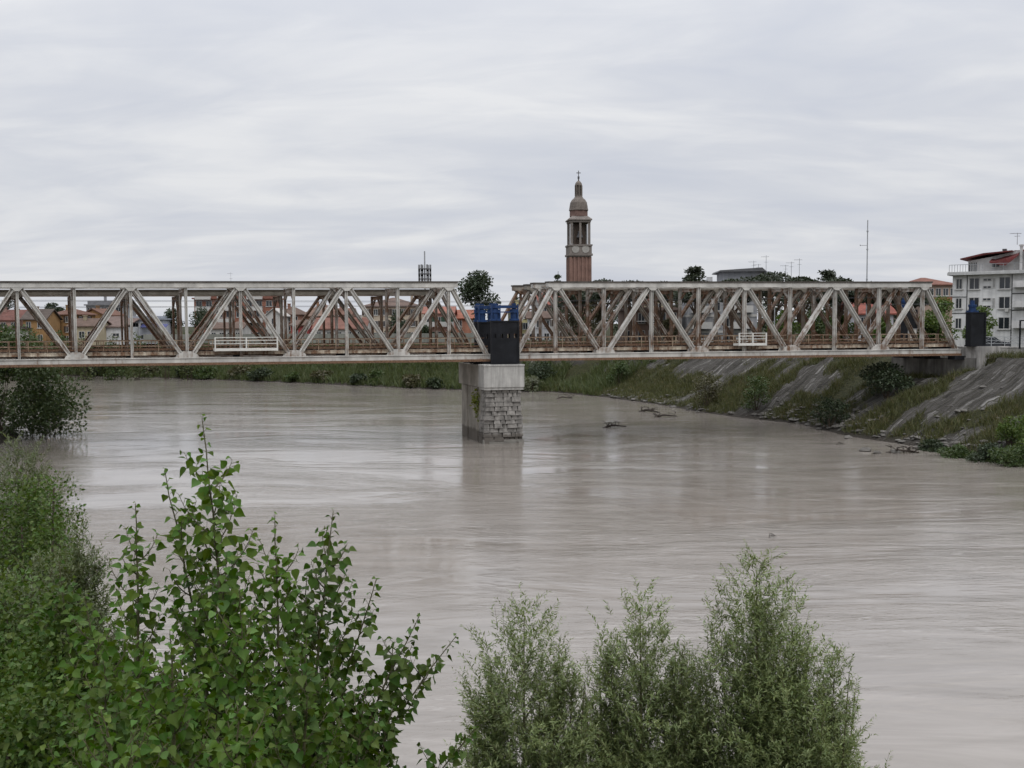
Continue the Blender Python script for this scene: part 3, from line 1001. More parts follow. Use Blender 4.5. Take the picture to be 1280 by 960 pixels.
m.box(-w_, w_, -1.3, -.1, 3.4, 3.55); m.box(-w_, w_, -1.3, -1.2, 3.553, 4.4); m.build('balcony', M['white_frame'], pb)
house('rust-red roofed house just left of the lifting towers', 566, 600, 398, 388, 214, (.4, .2, .14), (.3, .11, .07), 'gable', .08, rows=2, cols=2)
house('pale yellow house right of the lifting towers', 640, 662, 388, 380, 204, (.55, .5, .27), BRN, 'hip', .1, rows=3, cols=2, shutters=SHG)
house('pale grey-white house beside the yellow house', 660, 688, 398, 390, 194, (.52, .52, .53), BRN, 'gable', 0, rows=2, cols=3)
house('red-roofed white hall in front of the bell tower', 676, 716, 381, 366, 205, WHT, (.22, .08, .06), 'gable', .1, 12, rows=3, cols=3, shutters=SH)
sp = house('brown shop building with a white fascia under the pines', 782, 848, 388, 384, 172, (.2, .14, .115), (.2, .15, .13), 'flat', 0, 12, rows=2, cols=5, win=(1.2, 1.8), chim=1, cat='shop', name='shop_building')
m = MB(); m.box(-4.7, 4.7, -.35, -.1, 8.0, 9.0); m.box(-4.7, 4.7, -1.6, -.1, 4.1, 4.25); m.build('fascia', M['white_frame'], sp)
house('red-brown roofed house rising above the shop', 808, 838, 376, 364, 196, CRM, (.26, .12, .09), 'hip', 0, rows=3, cols=3)

# grey apartment block in the middle, with white floor bands and a roof storey
a = P(860, 352, 168); b = P(946, 352, 168)
gw = b.x - a.x; gh = a.z - PZ + .3
ga = thing('apartment_block', 'grey apartment block with white balcony bands and a set-back roof storey behind the pines', 'apartment block', ((a.x + b.x) / 2, 168, PZ - .3), -.08)
m = MB(); m.box(-gw / 2, gw / 2, 0, 13, 0, gh); m.build('wall', plaster((.33, .335, .35)), ga)
fh = gh / 4
for k in range(1, 5):
    m = MB(); z = fh * k - .55
    m.box(-gw / 2 - .05, gw / 2 + .05, -.1, 13.05, z, z + .38); m.build('floor_band', M['white_frame'], ga)
for k in range(4):
    for x in (-gw * .3, gw * .28):
        m = MB(); z = fh * k + .3
        m.box(x - 1.7, x + 1.7, -1.3, -.11, z - .14, z); m.box(x - 1.7, x + 1.7, -1.3, -1.22, z + .003, z + 1.0)
        m.build('balcony', M['white_frame'], ga)
    for x in (-gw * .3, -gw * .08, gw * .1, gw * .28): window(1.2, 1.5, ga, x, fh * k + fh * .45, 0)
pw0 = P(903, 350, 170).x - (a.x + b.x) / 2; pw1 = P(962, 350, 170).x - (a.x + b.x) / 2
m = MB(); m.box(pw0, pw1, 2.5, 11, gh + .003, gh + 1.7); m.build('roof_storey', plaster((.26, .265, .28)), ga)
m = MB(); m.add([(pw0 - .8, 1.6, gh + 1.7), (pw1 - 1, 1.6, gh + 1.7), (pw1 + 2.2, 12, gh + 1.0), (pw0 - .8, 12, gh + 1.7),
                 (pw0 - .6, 1.6, gh + 1.95), (pw1 - 1.6, 1.6, gh + 2.35), (pw1 + 2.2, 12, gh + 1.25), (pw0 - .6, 12, gh + 2.0)],
                [(3, 2, 1, 0), (4, 5, 6, 7), (0, 1, 5, 4), (1, 2, 6, 5), (2, 3, 7, 6), (3, 0, 4, 7)])
gr = m.build('roof', plain('dark_sheet_roof', (.1, .1, .105), .6, .2), ga)
m = MB(); m.box(pw0 - 2.6, pw0 - 1.7, 3, 4, gh + .003, gh + .9); m.build('chimney', plaster((.4, .4, .4)), gr)

house('white house with a bright red roof between the pines', 1068, 1116, 392, 374, 158, (.5, .49, .52), (.24, .075, .055), 'gable', -.1, 10, rows=2, cols=2, win=(.9, 1.1))
lr = house('long red-roofed building with a strip of windows left of the white apartments', 1150, 1196, 357, 345, 185, (.36, .27, .22), (.19, .083, .06), 'hip', 0, 14, rows=0, cols=0, chim=0)
hz = P(1150, 357, 185).z - PZ
for k in range(5): window(1.0, 1.4, lr, -2.7 + 1.35 * k, hz - .9, 0)
m = MB(); m.box(-4, 4, -.3, -.1, hz - 3.0, hz - 1.9); m.build('brick_band', BRK, lr)

# white apartment building at the right edge
Yw = 128.0
a = P(1191, 345, Yw); b = P(1345, 345, Yw)
sc = Yw / F; bw_ = b.x - a.x; x0w = a.x
RZW = -.6
fx, fy = math.cos(RZW), math.sin(RZW)
def wx(px):
    d = ray(px, 380); k = d.x / d.y            # X = k Y on this sight line
    return (k * Yw - x0w) / (fx - k * fy)
wz = lambda py: P(1240, py, Yw + wx(1240) * fy).z - (PZ - .2)
bw_ = wx(1350)
wa = thing('apartment_building', 'white four-storey apartment building with dark red attic roof at the right edge', 'apartment building', (x0w, Yw, PZ - .2), RZW)
ztop = wz(343)
m = MB(); m.box(0, bw_, 0, 15, 0, ztop); m.build('wall', plaster((.70, .695, .68), 'white_plaster'), wa)
m = MB(); m.box(-.5, bw_ + .5, -.9, 15.5, ztop + .003, ztop + .3); m.box(-.45, bw_ + .5, -.85, 15.4, ztop + .303, ztop + .42); m.build('cornice', plaster((.5, .5, .49)), wa)
m = MB()
for px in (1208.5, 1264.5): m.box(wx(px) - .05, wx(px) + .05, -.05, -.004, .2, ztop - .05)
for py in (370.5, 391): 
    m.box(.0, wx(1208), -.045, -.004, wz(py) - .05, wz(py) + .05); m.box(wx(1265), bw_, -.045, -.004, wz(py - 3) - .07, wz(py - 3) + .07)
m.build('joint_strips', plain('dark_joint', (.1, .1, .1), .8, .2), wa)
for py in (354, 378.5, 404):
    window(.75, 1.35, wa, wx(1198.5), wz(py), 0); window(1.2, 1.45, wa, wx(1217.5), wz(py), 0)
    window(.98, .36, wa, wx(1233.5), wz(py - 4.5), 0, sill=False); window(.98, .36, wa, wx(1233.5), wz(py + 4.8), 0, sill=False)
    window(.3, 1.2, wa, wx(1242), wz(py), 0, sill=False); window(1.3, 1.5, wa, wx(1255.5), wz(py), 0)
    window(1.3, 1.5, wa, wx(1290), wz(py), 0); window(1.3, 1.5, wa, wx(1315), wz(py), 0)
    m = MB(); m.box(wx(1267), wx(1300), -1.0, -.06, wz(py + 6), wz(py + 5)); m.box(wx(1267), wx(1300), -1.0, -.92, wz(py + 5) + .003, wz(py - 2)); m.build('balcony', plaster((.58, .57, .56)), wa)
m = MB(); m.box(wx(1257), wx(1261), -.4, -.08, wz(390), wz(385.5)); m.build('air_conditioner', M['white_frame'], wa)
# attic: set-back storey, railing, mansard slopes, chimneys
z0 = ztop + .42
at_ = lambda py: wz(py) 
m = MB()
m.prism([(wx(1205), z0 + .003), (wx(1350), z0 + .003), (wx(1350), at_(313)), (wx(1268), at_(313)), (wx(1232), at_(320)), (wx(1205), at_(324))], 2.2, 12)
m.build('attic_wall', plaster((.56, .55, .54)), wa)
m = MB()
e = [(wx(1197), at_(322.5)), (wx(1226), at_(317)), (wx(1262), at_(314.5)), (wx(1262), at_(313)), (wx(1226), at_(315.2)), (wx(1197), at_(321))]
m.prism(e, 1.0, 13)
q = [(wx(1234), .9, at_(326)), (wx(1254), .9, at_(330)), (wx(1270), 1.1, at_(318)), (wx(1270), 3.2, at_(312)), (wx(1262), 3.2, at_(312)), (wx(1236), 3.2, at_(319))]
m.add(q + [(x, y, z - .2) for x, y, z in q], [(0, 1, 2, 3, 4, 5), (11, 10, 9, 8, 7, 6)] + [(i, i + 6, (i + 1) % 6 + 6, (i + 1) % 6) for i in range(6)])
m.prism([(wx(1276), at_(315)), (wx(1350), at_(309)), (wx(1350), at_(307)), (wx(1276), at_(313))], .8, 13)
ro = m.build('attic_roof', tiles((.15, .035, .035)), wa)
m = MB(); m.box(wx(1246), wx(1249), 4, 4.5, at_(318), at_(309)); m.box(wx(1245), wx(1250), 3.9, 4.6, at_(311.5), at_(309)); m.build('chimney', M['dark_steel'], ro)
m = MB(); m.box(wx(1271), wx(1274.5), 1.5, 2.0, z0 + .003, at_(308)); m.box(wx(1270), wx(1275.5), 1.4, 2.1, at_(308) + .003, at_(306)); m.build('chimney', plaster((.55, .54, .53)), ro)
for px in (1208.5, 1214): window(.55, 1.6, wa, wx(px), at_(333.5), 2.2, sill=False)
window(1.0, .9, wa, wx(1240), at_(329), 2.2, sill=False)
m = MB()
x_ = -.3
while x_ < wx(1280):
    m.box(x_ - .025, x_ + .025, -.72, -.67, z0, z0 + .85); x_ += .32 if x_ < wx(1228) else 1.2
m.box(-.3, wx(1280), -.73, -.66, z0 + .853, z0 + .91); m.build('terrace_railing', M['grey_steel'], wa)

# ------------------------------------------------------------------ bell tower
YT = 284.0
cc = P(723.5, 350, YT)
tz = lambda py: P(723.5, py, YT).z - (PZ - .5)
u = YT / F
bt = thing('bell_tower', 'tall red brick bell tower with arched belfry, onion dome and cross', 'bell tower', (cc.x, YT, PZ - .5), .1)
TB = plain('tower_brick', (.235, .145, .118), .9, .25, .6, .3, .2, streak=.4)
TS = plain('tower_stone', (.215, .19, .172), .9, .3, .8, .3, .2, streak=.5)
TD = plain('dome_lead', (.16, .135, .115), .7, .35, 1.2, .2, .3, streak=.5)
hw = 13.5 * u
m = MB(); m.box(-hw + .25, hw - .25, -hw + .25, hw - .25, 0, tz(320)); m.build('shaft', TB, bt)
m = MB()
for sx, sy in ((1, 0), (-1, 0), (0, 1), (0, -1)):
    for k in range(6):
        c_ = -hw + .28 + k * (2 * hw - .56) / 5; wd = .33 if k in (0, 5) else .26
        if sx: m.box(*(sorted((sx * (hw - .26), sx * hw))), c_ - wd, c_ + wd, 0, tz(322) - .003)
        else: m.box(c_ - wd, c_ + wd, *(sorted((sy * (hw - .26), sy * hw))), 0, tz(322) - .003)
m.build('pilasters', TB, bt)
m = MB(); m.box(-hw - .35, hw + .35, -hw - .35, hw + .35, tz(320.5), tz(318)); m.box(-hw - .1, hw + .1, -hw - .1, hw + .1, tz(318) + .003, tz(308.5)); m.box(-hw - .3, hw + .3, -hw - .3, hw + .3, tz(308.5) + .003, tz(306.5)); m.box(-hw, hw, -hw, hw, tz(322), tz(320.5) - .003)
m.build('clock_storey', TS, bt)
for s_ in (-1, 1):
    m = MB(); x_ = s_ * hw * .46
    ring = [(x_ + 1.05 * math.cos(i * math.pi / 10), tz(312.5) + 1.05 * math.sin(i * math.pi / 10)) for i in range(20)]
    m.prism(ring, -hw - .2, -hw - .105); m.build('oculus', plain('pale_stone', (.34, .325, .3), .8, .2), bt)
# belfry: arched openings, two in every face
zb0, zb1 = tz(306.5) + .003, tz(279)
def arch_panel(w, h, openings, sill, spring, n=8):
    """front outline pieces of a wall with round-headed openings: list of quads (x0,x1,zlow,zhigh) and arch strips"""
    ps = []
    xs_ = [-w / 2]
    for cx, r in openings: xs_ += [cx - r, cx + r]
    xs_.append(w / 2)
    for i in range(0, len(xs_), 2): ps.append([(xs_[i], 0), (xs_[i + 1], 0), (xs_[i + 1], h), (xs_[i], h)])
    for cx, r in openings:
        ps.append([(cx - r, 0), (cx + r, 0), (cx + r, sill), (cx - r, sill)])
        for k in range(n):
            a0, a1 = math.pi - math.pi * k / n, math.pi - math.pi * (k + 1) / n
            ps.append([(cx + r * math.cos(a0), spring + r * math.sin(a0)), (cx + r * math.cos(a1), spring + r * math.sin(a1)), (cx + r * math.cos(a1), h), (cx + r * math.cos(a0), h)])
    return ps
hb_ = zb1 - zb0; hwb = 12.2 * u
m = MB()
for k in range(4):
    rt = Matrix.Rotation(k * math.pi / 2, 3, 'Z')
    q = MB()
    for pl in arch_panel(2 * hwb - (.0 if k % 2 == 0 else 1.8), hb_, [(-hwb * .45, hwb * .105), (hwb * .45, hwb * .105)], hb_ * .16, hb_ * .66): q.prism(pl, -hwb, -hwb + .9)
    m.add([rt @ Vector(v) for v in q.v], q.f)
m.build('belfry', TS, bt)
m = MB()
for k in range(4):
    rt = Matrix.Rotation(k * math.pi / 2, 3, 'Z'); q = MB()
    for x_ in (-hwb * .88, 0, hwb * .88): q.box(x_ - .3, x_ + .3, -hwb - .1, -hwb - .003, zb0 + .1, zb1 - .02)
    m.add([rt @ Vector(v) for v in q.v], q.f)
m.build('belfry_pilasters', TS, bt)
m = MB(); m.box(-1.55, 1.55, -1.4, 1.4, zb0, zb1 - .3); m.build('belfry_dark_core', M['shutter'], bt)  # added dark block: closes the view through, stands for the dim interior
m = MB(); m.lathe([(.15, 3.2), (.5, 3.1), (.62, 2.2), (.95, 1.4)], 12); bl = m.build('bell', M['dark_steel'], bt); bl.location = (0, -1.9, zb0 + .6)
m = MB()
m.box(-hwb - .2, hwb + .2, -hwb - .2, hwb + .2, tz(279) + .003, tz(276.5)); m.box(-hwb - .5, hwb + .5, -hwb - .5, hwb + .5, tz(276.5) + .003, tz(275))
z1 = tz(275) + .003; o_ = hwb + .5; i_ = hwb - .55
m.add([(-o_, -o_, z1), (o_, -o_, z1), (o_, o_, z1), (-o_, o_, z1), (-i_, -i_, tz(271)), (i_, -i_, tz(271)), (i_, i_, tz(271)), (-i_, i_, tz(271))],
      [(3, 2, 1, 0), (4, 5, 6, 7), (0, 1, 5, 4), (1, 2, 6, 5), (2, 3, 7, 6), (3, 0, 4, 7)])
m.build('cornice', TS, bt)
m = MB(); R8 = 11.4 * u; m.lathe([(R8, tz(271) + .004), (R8, tz(263.5))], 8, math.pi / 8); m.build('drum', plain('drum_brick', (.19, .122, .104), .9, .25, .6, .3, .2, streak=.4), bt)
m = MB(); m.lathe([(R8 * 1.06, tz(263.5) + .004), (R8 * 1.06, tz(262.5)), (R8 * 1.04, tz(262)), (11.3 * u, tz(258)), (10.5 * u, tz(253.5)), (8.4 * u, tz(250)), (5.6 * u, tz(247.5)), (4.6 * u, tz(245.5))], 16); m.build('dome', TD, bt, smooth=False)
m = MB(); m.lathe([(4.9 * u, tz(245.5) + .004), (4.9 * u, tz(244))], 8); m.lathe([(2.6 * u, tz(244) + .004), (2.6 * u, tz(232))], 8)
for k in range(8):
    a_ = k * math.pi / 4; m.tube([(4.1 * u * math.cos(a_), 4.1 * u * math.sin(a_), tz(244)), (4.1 * u * math.cos(a_), 4.1 * u * math.sin(a_), tz(232))], .18, 6)
m.lathe([(4.7 * u, tz(232) + .004), (4.5 * u, tz(231)), (3.9 * u, tz(229)), (2.6 * u, tz(227.3)), (.9 * u, tz(226)), (.7 * u, tz(223.5))], 12)
m.build('lantern', TD, bt)
m = MB(); m.lathe([(.3, tz(223.5)), (1.25 * u, tz(222.6)), (1.25 * u, tz(221.6)), (.3, tz(220.6))], 10); m.box(-.09, .09, -.09, .09, tz(220.7), tz(213.3)); m.box(-2.6 * u, 2.6 * u, -.1, .1, tz(216.6), tz(215.7)); m.build('cross', M['dark_steel'], bt)

# ------------------------------------------------------------------ masts, aerials, wires, walls, fences, car
def mast(label, px, y_top, y_base, Y, r, kind, name='antenna_mast', cat='antenna', group=None):
    b = P(px, y_base, Y); tp = P(px, y_top, Y); H = tp.z - b.z
    o = thing(name, label, cat, b, 0, group)
    m = MB(); m.tube([(0, 0, 0), (0, 0, H)], [r, r * .7], 6); m.build('pole', M['grey_steel'], o)
    if kind == 'telecom':
        for z in (H * .5, H * .59, H * .68):
            m = MB(); m.lathe([(1.5, z), (1.5, z + .12)], 10); m.build('platform', M['dark_steel'], o)
            for k in range(6):
                a = k * math.pi / 3
                m = MB(); m.box(-.2, .2, -.12, .12, z - .5, z + 1.0); q = m.build('panel_antenna', plain('grey_panel', (.2, .205, .21), .6, .1), o); q.location = (1.25 * math.cos(a), 1.25 * math.sin(a), 0)
    elif kind == 'yagi':
        m = MB(); z = H * .93
        m.beam((-.9, 0, z), (.5, 0, z), .03, .03)
        for k in range(7): m.beam((-.85 + .2 * k, -.35, z + .03), (-.85 + .2 * k, .35, z + .03), .025, .025, (0, 0, 1))
        m.beam((0, -.6, H * .72), (0, .6, H * .72), .03, .03, (0, 0, 1)); m.beam((-.4, 0, H * .72), (.4, 0, H * .72), .03, .03)
        m.build('aerial', M['grey_steel'], o)
    elif kind == 'tall':
        m = MB(); z = H * .79; m.beam((-1.0, 0, z), (.05, 0, z), .06, .06); m.beam((-1.0, 0, z - .1), (-1.0, 0, z + .12), .06, .06)
        for zz in (H * .25, H * .5, H * .75, H * .9): m.lathe([(r * 1.5, zz), (r * 1.5, zz + .2)], 6)
        m.build('side_arm', M['grey_steel'], o)
    return o


mast('telecom mast with round platforms of panel antennas above the left span', 531.5, 314, 384, 225, .22, 'telecom', 'telecom_mast', 'telecom mast')
mast('tall thin mast with a small side arm above the right span', 1082.5, 275, 425, 140, .09, 'tall')
for px, yt, yb, lab in ((942, 326, 347, 'bare short aerial at the left of the grey block roof'), (957.5, 319, 350, 'tallest television aerial on the grey block roof'), (982, 331, 350, 'low television aerial right of the grey block roof'),
                        (989, 327, 350, 'thin television aerial between two others right of the grey block'), (999, 323, 350, 'rightmost tall television aerial beside the low pine'), (948, 330, 346, 'small aerial between the bare one and the tallest')):
    mast(lab, px, yt, yb, 172, .05, 'yagi', 'television_aerial', 'aerial', 'television aerials on the roofs')
mast('television aerial on the chimney of the white apartment building', 1271.5, 291, 306, 127, .04, 'yagi', 'television_aerial', 'aerial', 'television aerials on the roofs')
mast('faint aerials above the red brick apartment building', 289, 340, 369, 252, .04, 'yagi', 'television_aerial', 'aerial', 'television aerials on the roofs')
mast('white street pole between grey block and pines', 968, 384, 420, 120, .07, 'none', 'street_pole', 'pole')

for D, lab in ((1.3, 'overhead contact wire above the track of the near bridge'), (5.2, 'overhead contact wire above the track of the rear bridge')):
    m = MB()
    for dz in (0, .75): m.tube([BW(-75, D, 12.6 + dz), BW(-2, D, 12.6 + dz * .5), BW(46, D, 12.6 + dz)], .014, 5)
    tag(m.build('contact_wire', M['dark_steel']), lab, 'overhead wire')


def run(pts, off=0.0):
    return [Vector(p) for p in pts]


# flood wall on the far levee
wl = MB()
for (xa, ya), (xb, yb) in zip(((180, 196), (330, 188), (460, 182)), ((330, 188), (460, 182), (600, 176))):
    p, q = P(xa, 430, ya), P(xb, 430, yb); p.z = q.z = 7.6
    wl.beam(p + Vector((0, 0, .85)), q + Vector((0, 0, .85)), .35, 1.7, (0, 1, 0))
tag(wl.build('flood_wall', plain('mossy_concrete', (.20, .205, .18), .9, .3, .4, .3, .2, streak=.5)), 'long grey-green concrete flood wall along the far levee', 'wall')

# parapet wall right of the abutment, railing behind it
pa = BW(48.3, -1.9); pb_ = Vector((pa.x + 24, pa.y - 13, 0)); dirv = (pb_ - pa).normalized()
pw = MB(); pw.beam(pa + Vector((0, 0, 7.55)), pb_ + Vector((0, 0, 7.55)), .35, 1.3, (-dirv.y, dirv.x, 0)); pw.beam(pa + Vector((0, 0, 8.26)), pb_ + Vector((0, 0, 8.26)), .45, .11, (-dirv.y, dirv.x, 0))
tag(pw.build('parapet_wall', M['concrete']), 'grey concrete parapet wall running right from the abutment', 'wall')
pb0 = P(1222, 428, 112); pb1 = P(1330, 428, 112)
rl = thing('railing', 'grey metal railing on a low white wall before the white apartments', 'railing', (pb0.x, 112, 0))
L_ = pb1.x - pb0.x
m = MB(); m.box(0, L_, 0, .3, PZ - .4, P(1250, 433.5, 112).z); m.build('low_wall', plaster((.5, .49, .47)), rl)
zr0 = P(1250, 433.5, 112).z; zr1 = P(1250, 421, 112).z
m = MB(); x_ = .1
while x_ < L_:
    m.box(x_ - .035, x_ + .035, .1, .17, zr0 + .003, zr1); x_ += 1.5
for f_ in (.3, .62, .97): m.box(0, L_, .11, .16, zr0 + (zr1 - zr0) * f_, zr0 + (zr1 - zr0) * f_ + .05)
x_ = .1
while x_ < L_ - 1.5:
    m.beam((x_, .135, zr0 + .3), (x_ + 1.5, .135, zr1), .03, .03); m.beam((x_ + 1.5, .135, zr0 + .3), (x_, .135, zr1), .03, .03); x_ += 1.5
m.build('rails', M['grey_steel'], rl)
# black frame on the parapet
p0 = P(1274.5, 436, 93)
fr = thing('metal_frame', 'black metal frame standing on the parapet at the right edge', 'frame', p0)
hh = P(1274.5, 400, 93).z - p0.z
m = MB(); m.box(-.06, .06, -.06, .06, 0, hh); m.box(.062, 1.8, -.06, .06, hh - .12, hh); m.box(1.8, 1.92, -.06, .06, 0, hh); m.build('frame_tube', M['black_steel'], fr)
# dark car parked behind the railing
cp = P(1237, 432, 116); cp.z = 7.55
car = thing('parked_car', 'dark car with a pale roof parked behind the railing', 'car', cp)
m = MB(); m.prism([(-2.0, .3), (2.0, .3), (2.05, .6), (1.9, .85), (1.0, .95), (-1.6, 1.0), (-2.0, .9)], -.8, .8); m.build('body', plain('dark_car_paint', (.03, .032, .038), .25, .1, 1, 0, .5), car)
m = MB(); m.prism([(-1.55, 1.004), (1.0, .954), (.35, 1.42), (-1.1, 1.45)], -.68, .68); cab = m.build('cabin_glass', M['glass'], car)
m = MB(); m.prism([(-1.12, 1.453), (.36, 1.423), (.2, 1.5), (-1.0, 1.53)], -.66, .66); m.build('roof', plain('pale_car_roof', (.4, .41, .43), .3, .1), car)
wme = None
for x_ in (-1.25, 1.25):
    for y_ in (-.72, .72):
        if wme is None:
            m = MB(); m.tube([(0, -.1, 0), (0, .1, 0)], .31, 14); wme = m.mesh('wheel', M['black_steel'])
        w_o = link('wheel', wme, car); w_o.location = (x_, y_, .31)
# white notice cabinet and bar near the end of the right span
s0 = P(1140, 428, 104)
sg = thing('signal_cabinet', 'white signal cabinet beside the track at the right end of the bridge', 'cabinet', (s0.x, 104, 8.3))
m = MB(); m.box(-.35, .35, -.25, .25, .12, 1.75); m.build('cabinet_body', M['white_steel'], sg)
m = MB(); m.box(-.42, .42, -.32, .32, 0, .117); m.box(-.4, .4, -.3, .3, 1.753, 1.82); m.build('cabinet_rim', M['grey_steel'], sg)
# ------------------------------------------------------------------ vegetation
def tree(label, name, cx, cy, zt, zb, width, mat, style='round', n=2600, leaf=.4, seed=1, group=None, cat='tree', trunk_r=.22, bark=None, clear=.25, depth=None):
    """trunk with limbs and a crown of leaf clumps; clear = share of the height left as bare trunk"""
    rng = np.random.default_rng(seed); H = zt - zb
    r = thing(name, label, cat, (cx, cy, zb), 0, group)
    bark = bark or M['bark']; dp = depth or width
    m = MB(); blobs = []
    if style == 'round':
        c0 = H * clear
        m.tube([(0, 0, -.5), (.05 * H * rng.normal() * .3, 0, c0), (0, .1, H * .75)], [trunk_r, trunk_r * .8, trunk_r * .25], 8)
        k = max(9, int(width * 2.2))
        for i in range(k):
            a = rng.random() * 2 * math.pi; zf = rng.random() ** .8
            prof = math.sin(math.pi * min(1, .12 + zf * .86)) ** .7
            rr_ = (.25 + .55 * rng.random()) * prof
            c = np.array([math.cos(a) * rr_ * width / 2, math.sin(a) * rr_ * dp / 2, c0 + (H - c0) * (.1 + .8 * zf)])
            s = (.17 + .12 * rng.random()) * min(width, H * .9)
            blobs.append((c, (s, s, s * .75)))
            if i % 2 == 0: m.tube([(0, 0, max(c0 * .8, c[2] * .55)), c * .6 + np.array([0, 0, c[2] * .3]), c], [trunk_r * .4, trunk_r * .25, .03], 5)
        blobs.append((np.array([0, 0, H - width * .14]), (width * .2, dp * .2, width * .14)))
    elif style == 'pine':                      # umbrella pine: bare leaning limbs, flat layered pads
        c0 = H * clear
        m.tube([(0, 0, -.5), (.15 * rng.normal(), .1, c0 * .6), (.3 * rng.normal(), 0, c0)], [trunk_r, trunk_r * .85, trunk_r * .75], 8)
        k = 9
        for i in range(k):
            a = 2 * math.pi * i / k + rng.random() * .5; q = .35 + .5 * rng.random()
            c = np.array([math.cos(a) * q * width / 2, math.sin(a) * q * dp / 2, H * (.74 + .2 * rng.random()) - q * H * .06])
            s = width * (.16 + .09 * rng.random()); blobs.append((c, (s, s, s * .38)))
            m.tube([(0, 0, c0 * (.55 + .4 * rng.random())), c * .55 + np.array([0, 0, c[2] * .28]), c - np.array([0, 0, s * .2])], [trunk_r * .5, trunk_r * .3, .04], 6)
        blobs.append((np.array([0, 0, H - width * .07]), (width * .25, dp * .25, width * .07)))
    elif style == 'cedar':                     # tiers of flat sprays with open air between
        m.tube([(0, 0, -.5), (0, 0, H * .5), (.1, 0, H)], [trunk_r, trunk_r * .7, .04], 8)
        z = H * clear
        while z < H * .99:
            f = 1 - ((z - H * clear) / (H * (1 - clear))) ** 1.6 * .85
            for i in range(5):
                a = rng.random() * 2 * math.pi; q = f * (.45 + .55 * rng.random())
                c = np.array([math.cos(a) * q * width / 2, math.sin(a) * q * dp / 2, z + .1 * width * q * rng.normal() * .5])
                blobs.append((c, (width * .13, width * .13, width * .035)))
                blobs.append((c * np.array([.6, .6, 1]), (width * .11, width * .11, width * .03)))
                m.tube([(0, 0, z - .2), c], [trunk_r * .25, .03], 5)
            z += max(.5, H * (1 - clear) / 7)
    elif style == 'column':
        m.tube([(0, 0, -.5), (0, 0, H * .9)], [trunk_r, .04], 6)
        for i in range(14):
            zf = (i + .5) / 14; s = width * .5 * math.sin(math.pi * min(1, .12 + zf * .85)) ** .6
            blobs.append((np.array([rng.normal() * .1 * width, rng.normal() * .1 * width, H * zf]), (s * .8, s * .8, H * .08)))
    elif style == 'bare':                      # many thin limbs, sparse leaves
        c0 = H * clear
        m.tube([(0, 0, -.5), (.2, 0, c0)], [trunk_r, trunk_r * .8], 8)
        for i in range(16):
            a = rng.random() * 2 * math.pi; q = .3 + .7 * rng.random()
            c = np.array([math.cos(a) * q * width / 2, math.sin(a) * q * dp / 2, H * (.6 + .38 * rng.random())])
            m.tube([(.2, 0, c0 * (.6 + .4 * rng.random())), c * .5 + np.array([0, 0, c[2] * .22]), c], [trunk_r * .5, trunk_r * .3, .03], 5)
            blobs.append((c, (width * .12, width * .12, H * .07)))
            blobs.append((c * np.array([.7, .7, .75]), (width * .12, width * .12, H * .1)))
    m.build('trunk', bark, r)
    vol = np.array([b[1][0] * b[1][1] for b in blobs]); vol = vol / vol.sum()
    bt_ = [blob_leaves(rng, c, s, max(12, int(n * v)), leaf, 'card', .45) for (c, s), v in zip(blobs, vol)]
    link('crown', leaf_mesh('crown', mat, bt_), r)
    return r


L_DARK = leafmat('dark_foliage', (.033, .048, .022), .4, .12)
L_PINE = leafmat('pine_needles', (.032, .042, .022), .4, .08)
L_MID = leafmat('mid_green_foliage', (.05, .076, .022), .4, .2)
L_GRN = leafmat('fresh_green_foliage', (.075, .115, .022), .4, .25)
L_BRN = leafmat('olive_brown_foliage', (.075, .07, .035), .4, .15)
L_GREY = leafmat('grey_green_foliage', (.115, .125, .08), .35, .2)
L_REED = leafmat('reed_foliage', (.066, .084, .028), .4, .22)


def tpx(label, name, px, y_top, Y, wpx, mat, style, **kw):
    while True:                        # keep every tree behind the top of the bank
        q = P(px, y_top, Y); dd_ = terrain(np.array([q.x]), np.array([Y]))[1][0]
        if dd_ > 17: break
        Y += 2
    tp = P(px, y_top, Y); zb = kw.pop('zb', None)
    if zb is None: zb = ground_z(tp.x, Y)
    return tree(label, name, tp.x, Y, tp.z, zb, wpx * Y / F, mat, style, **kw)


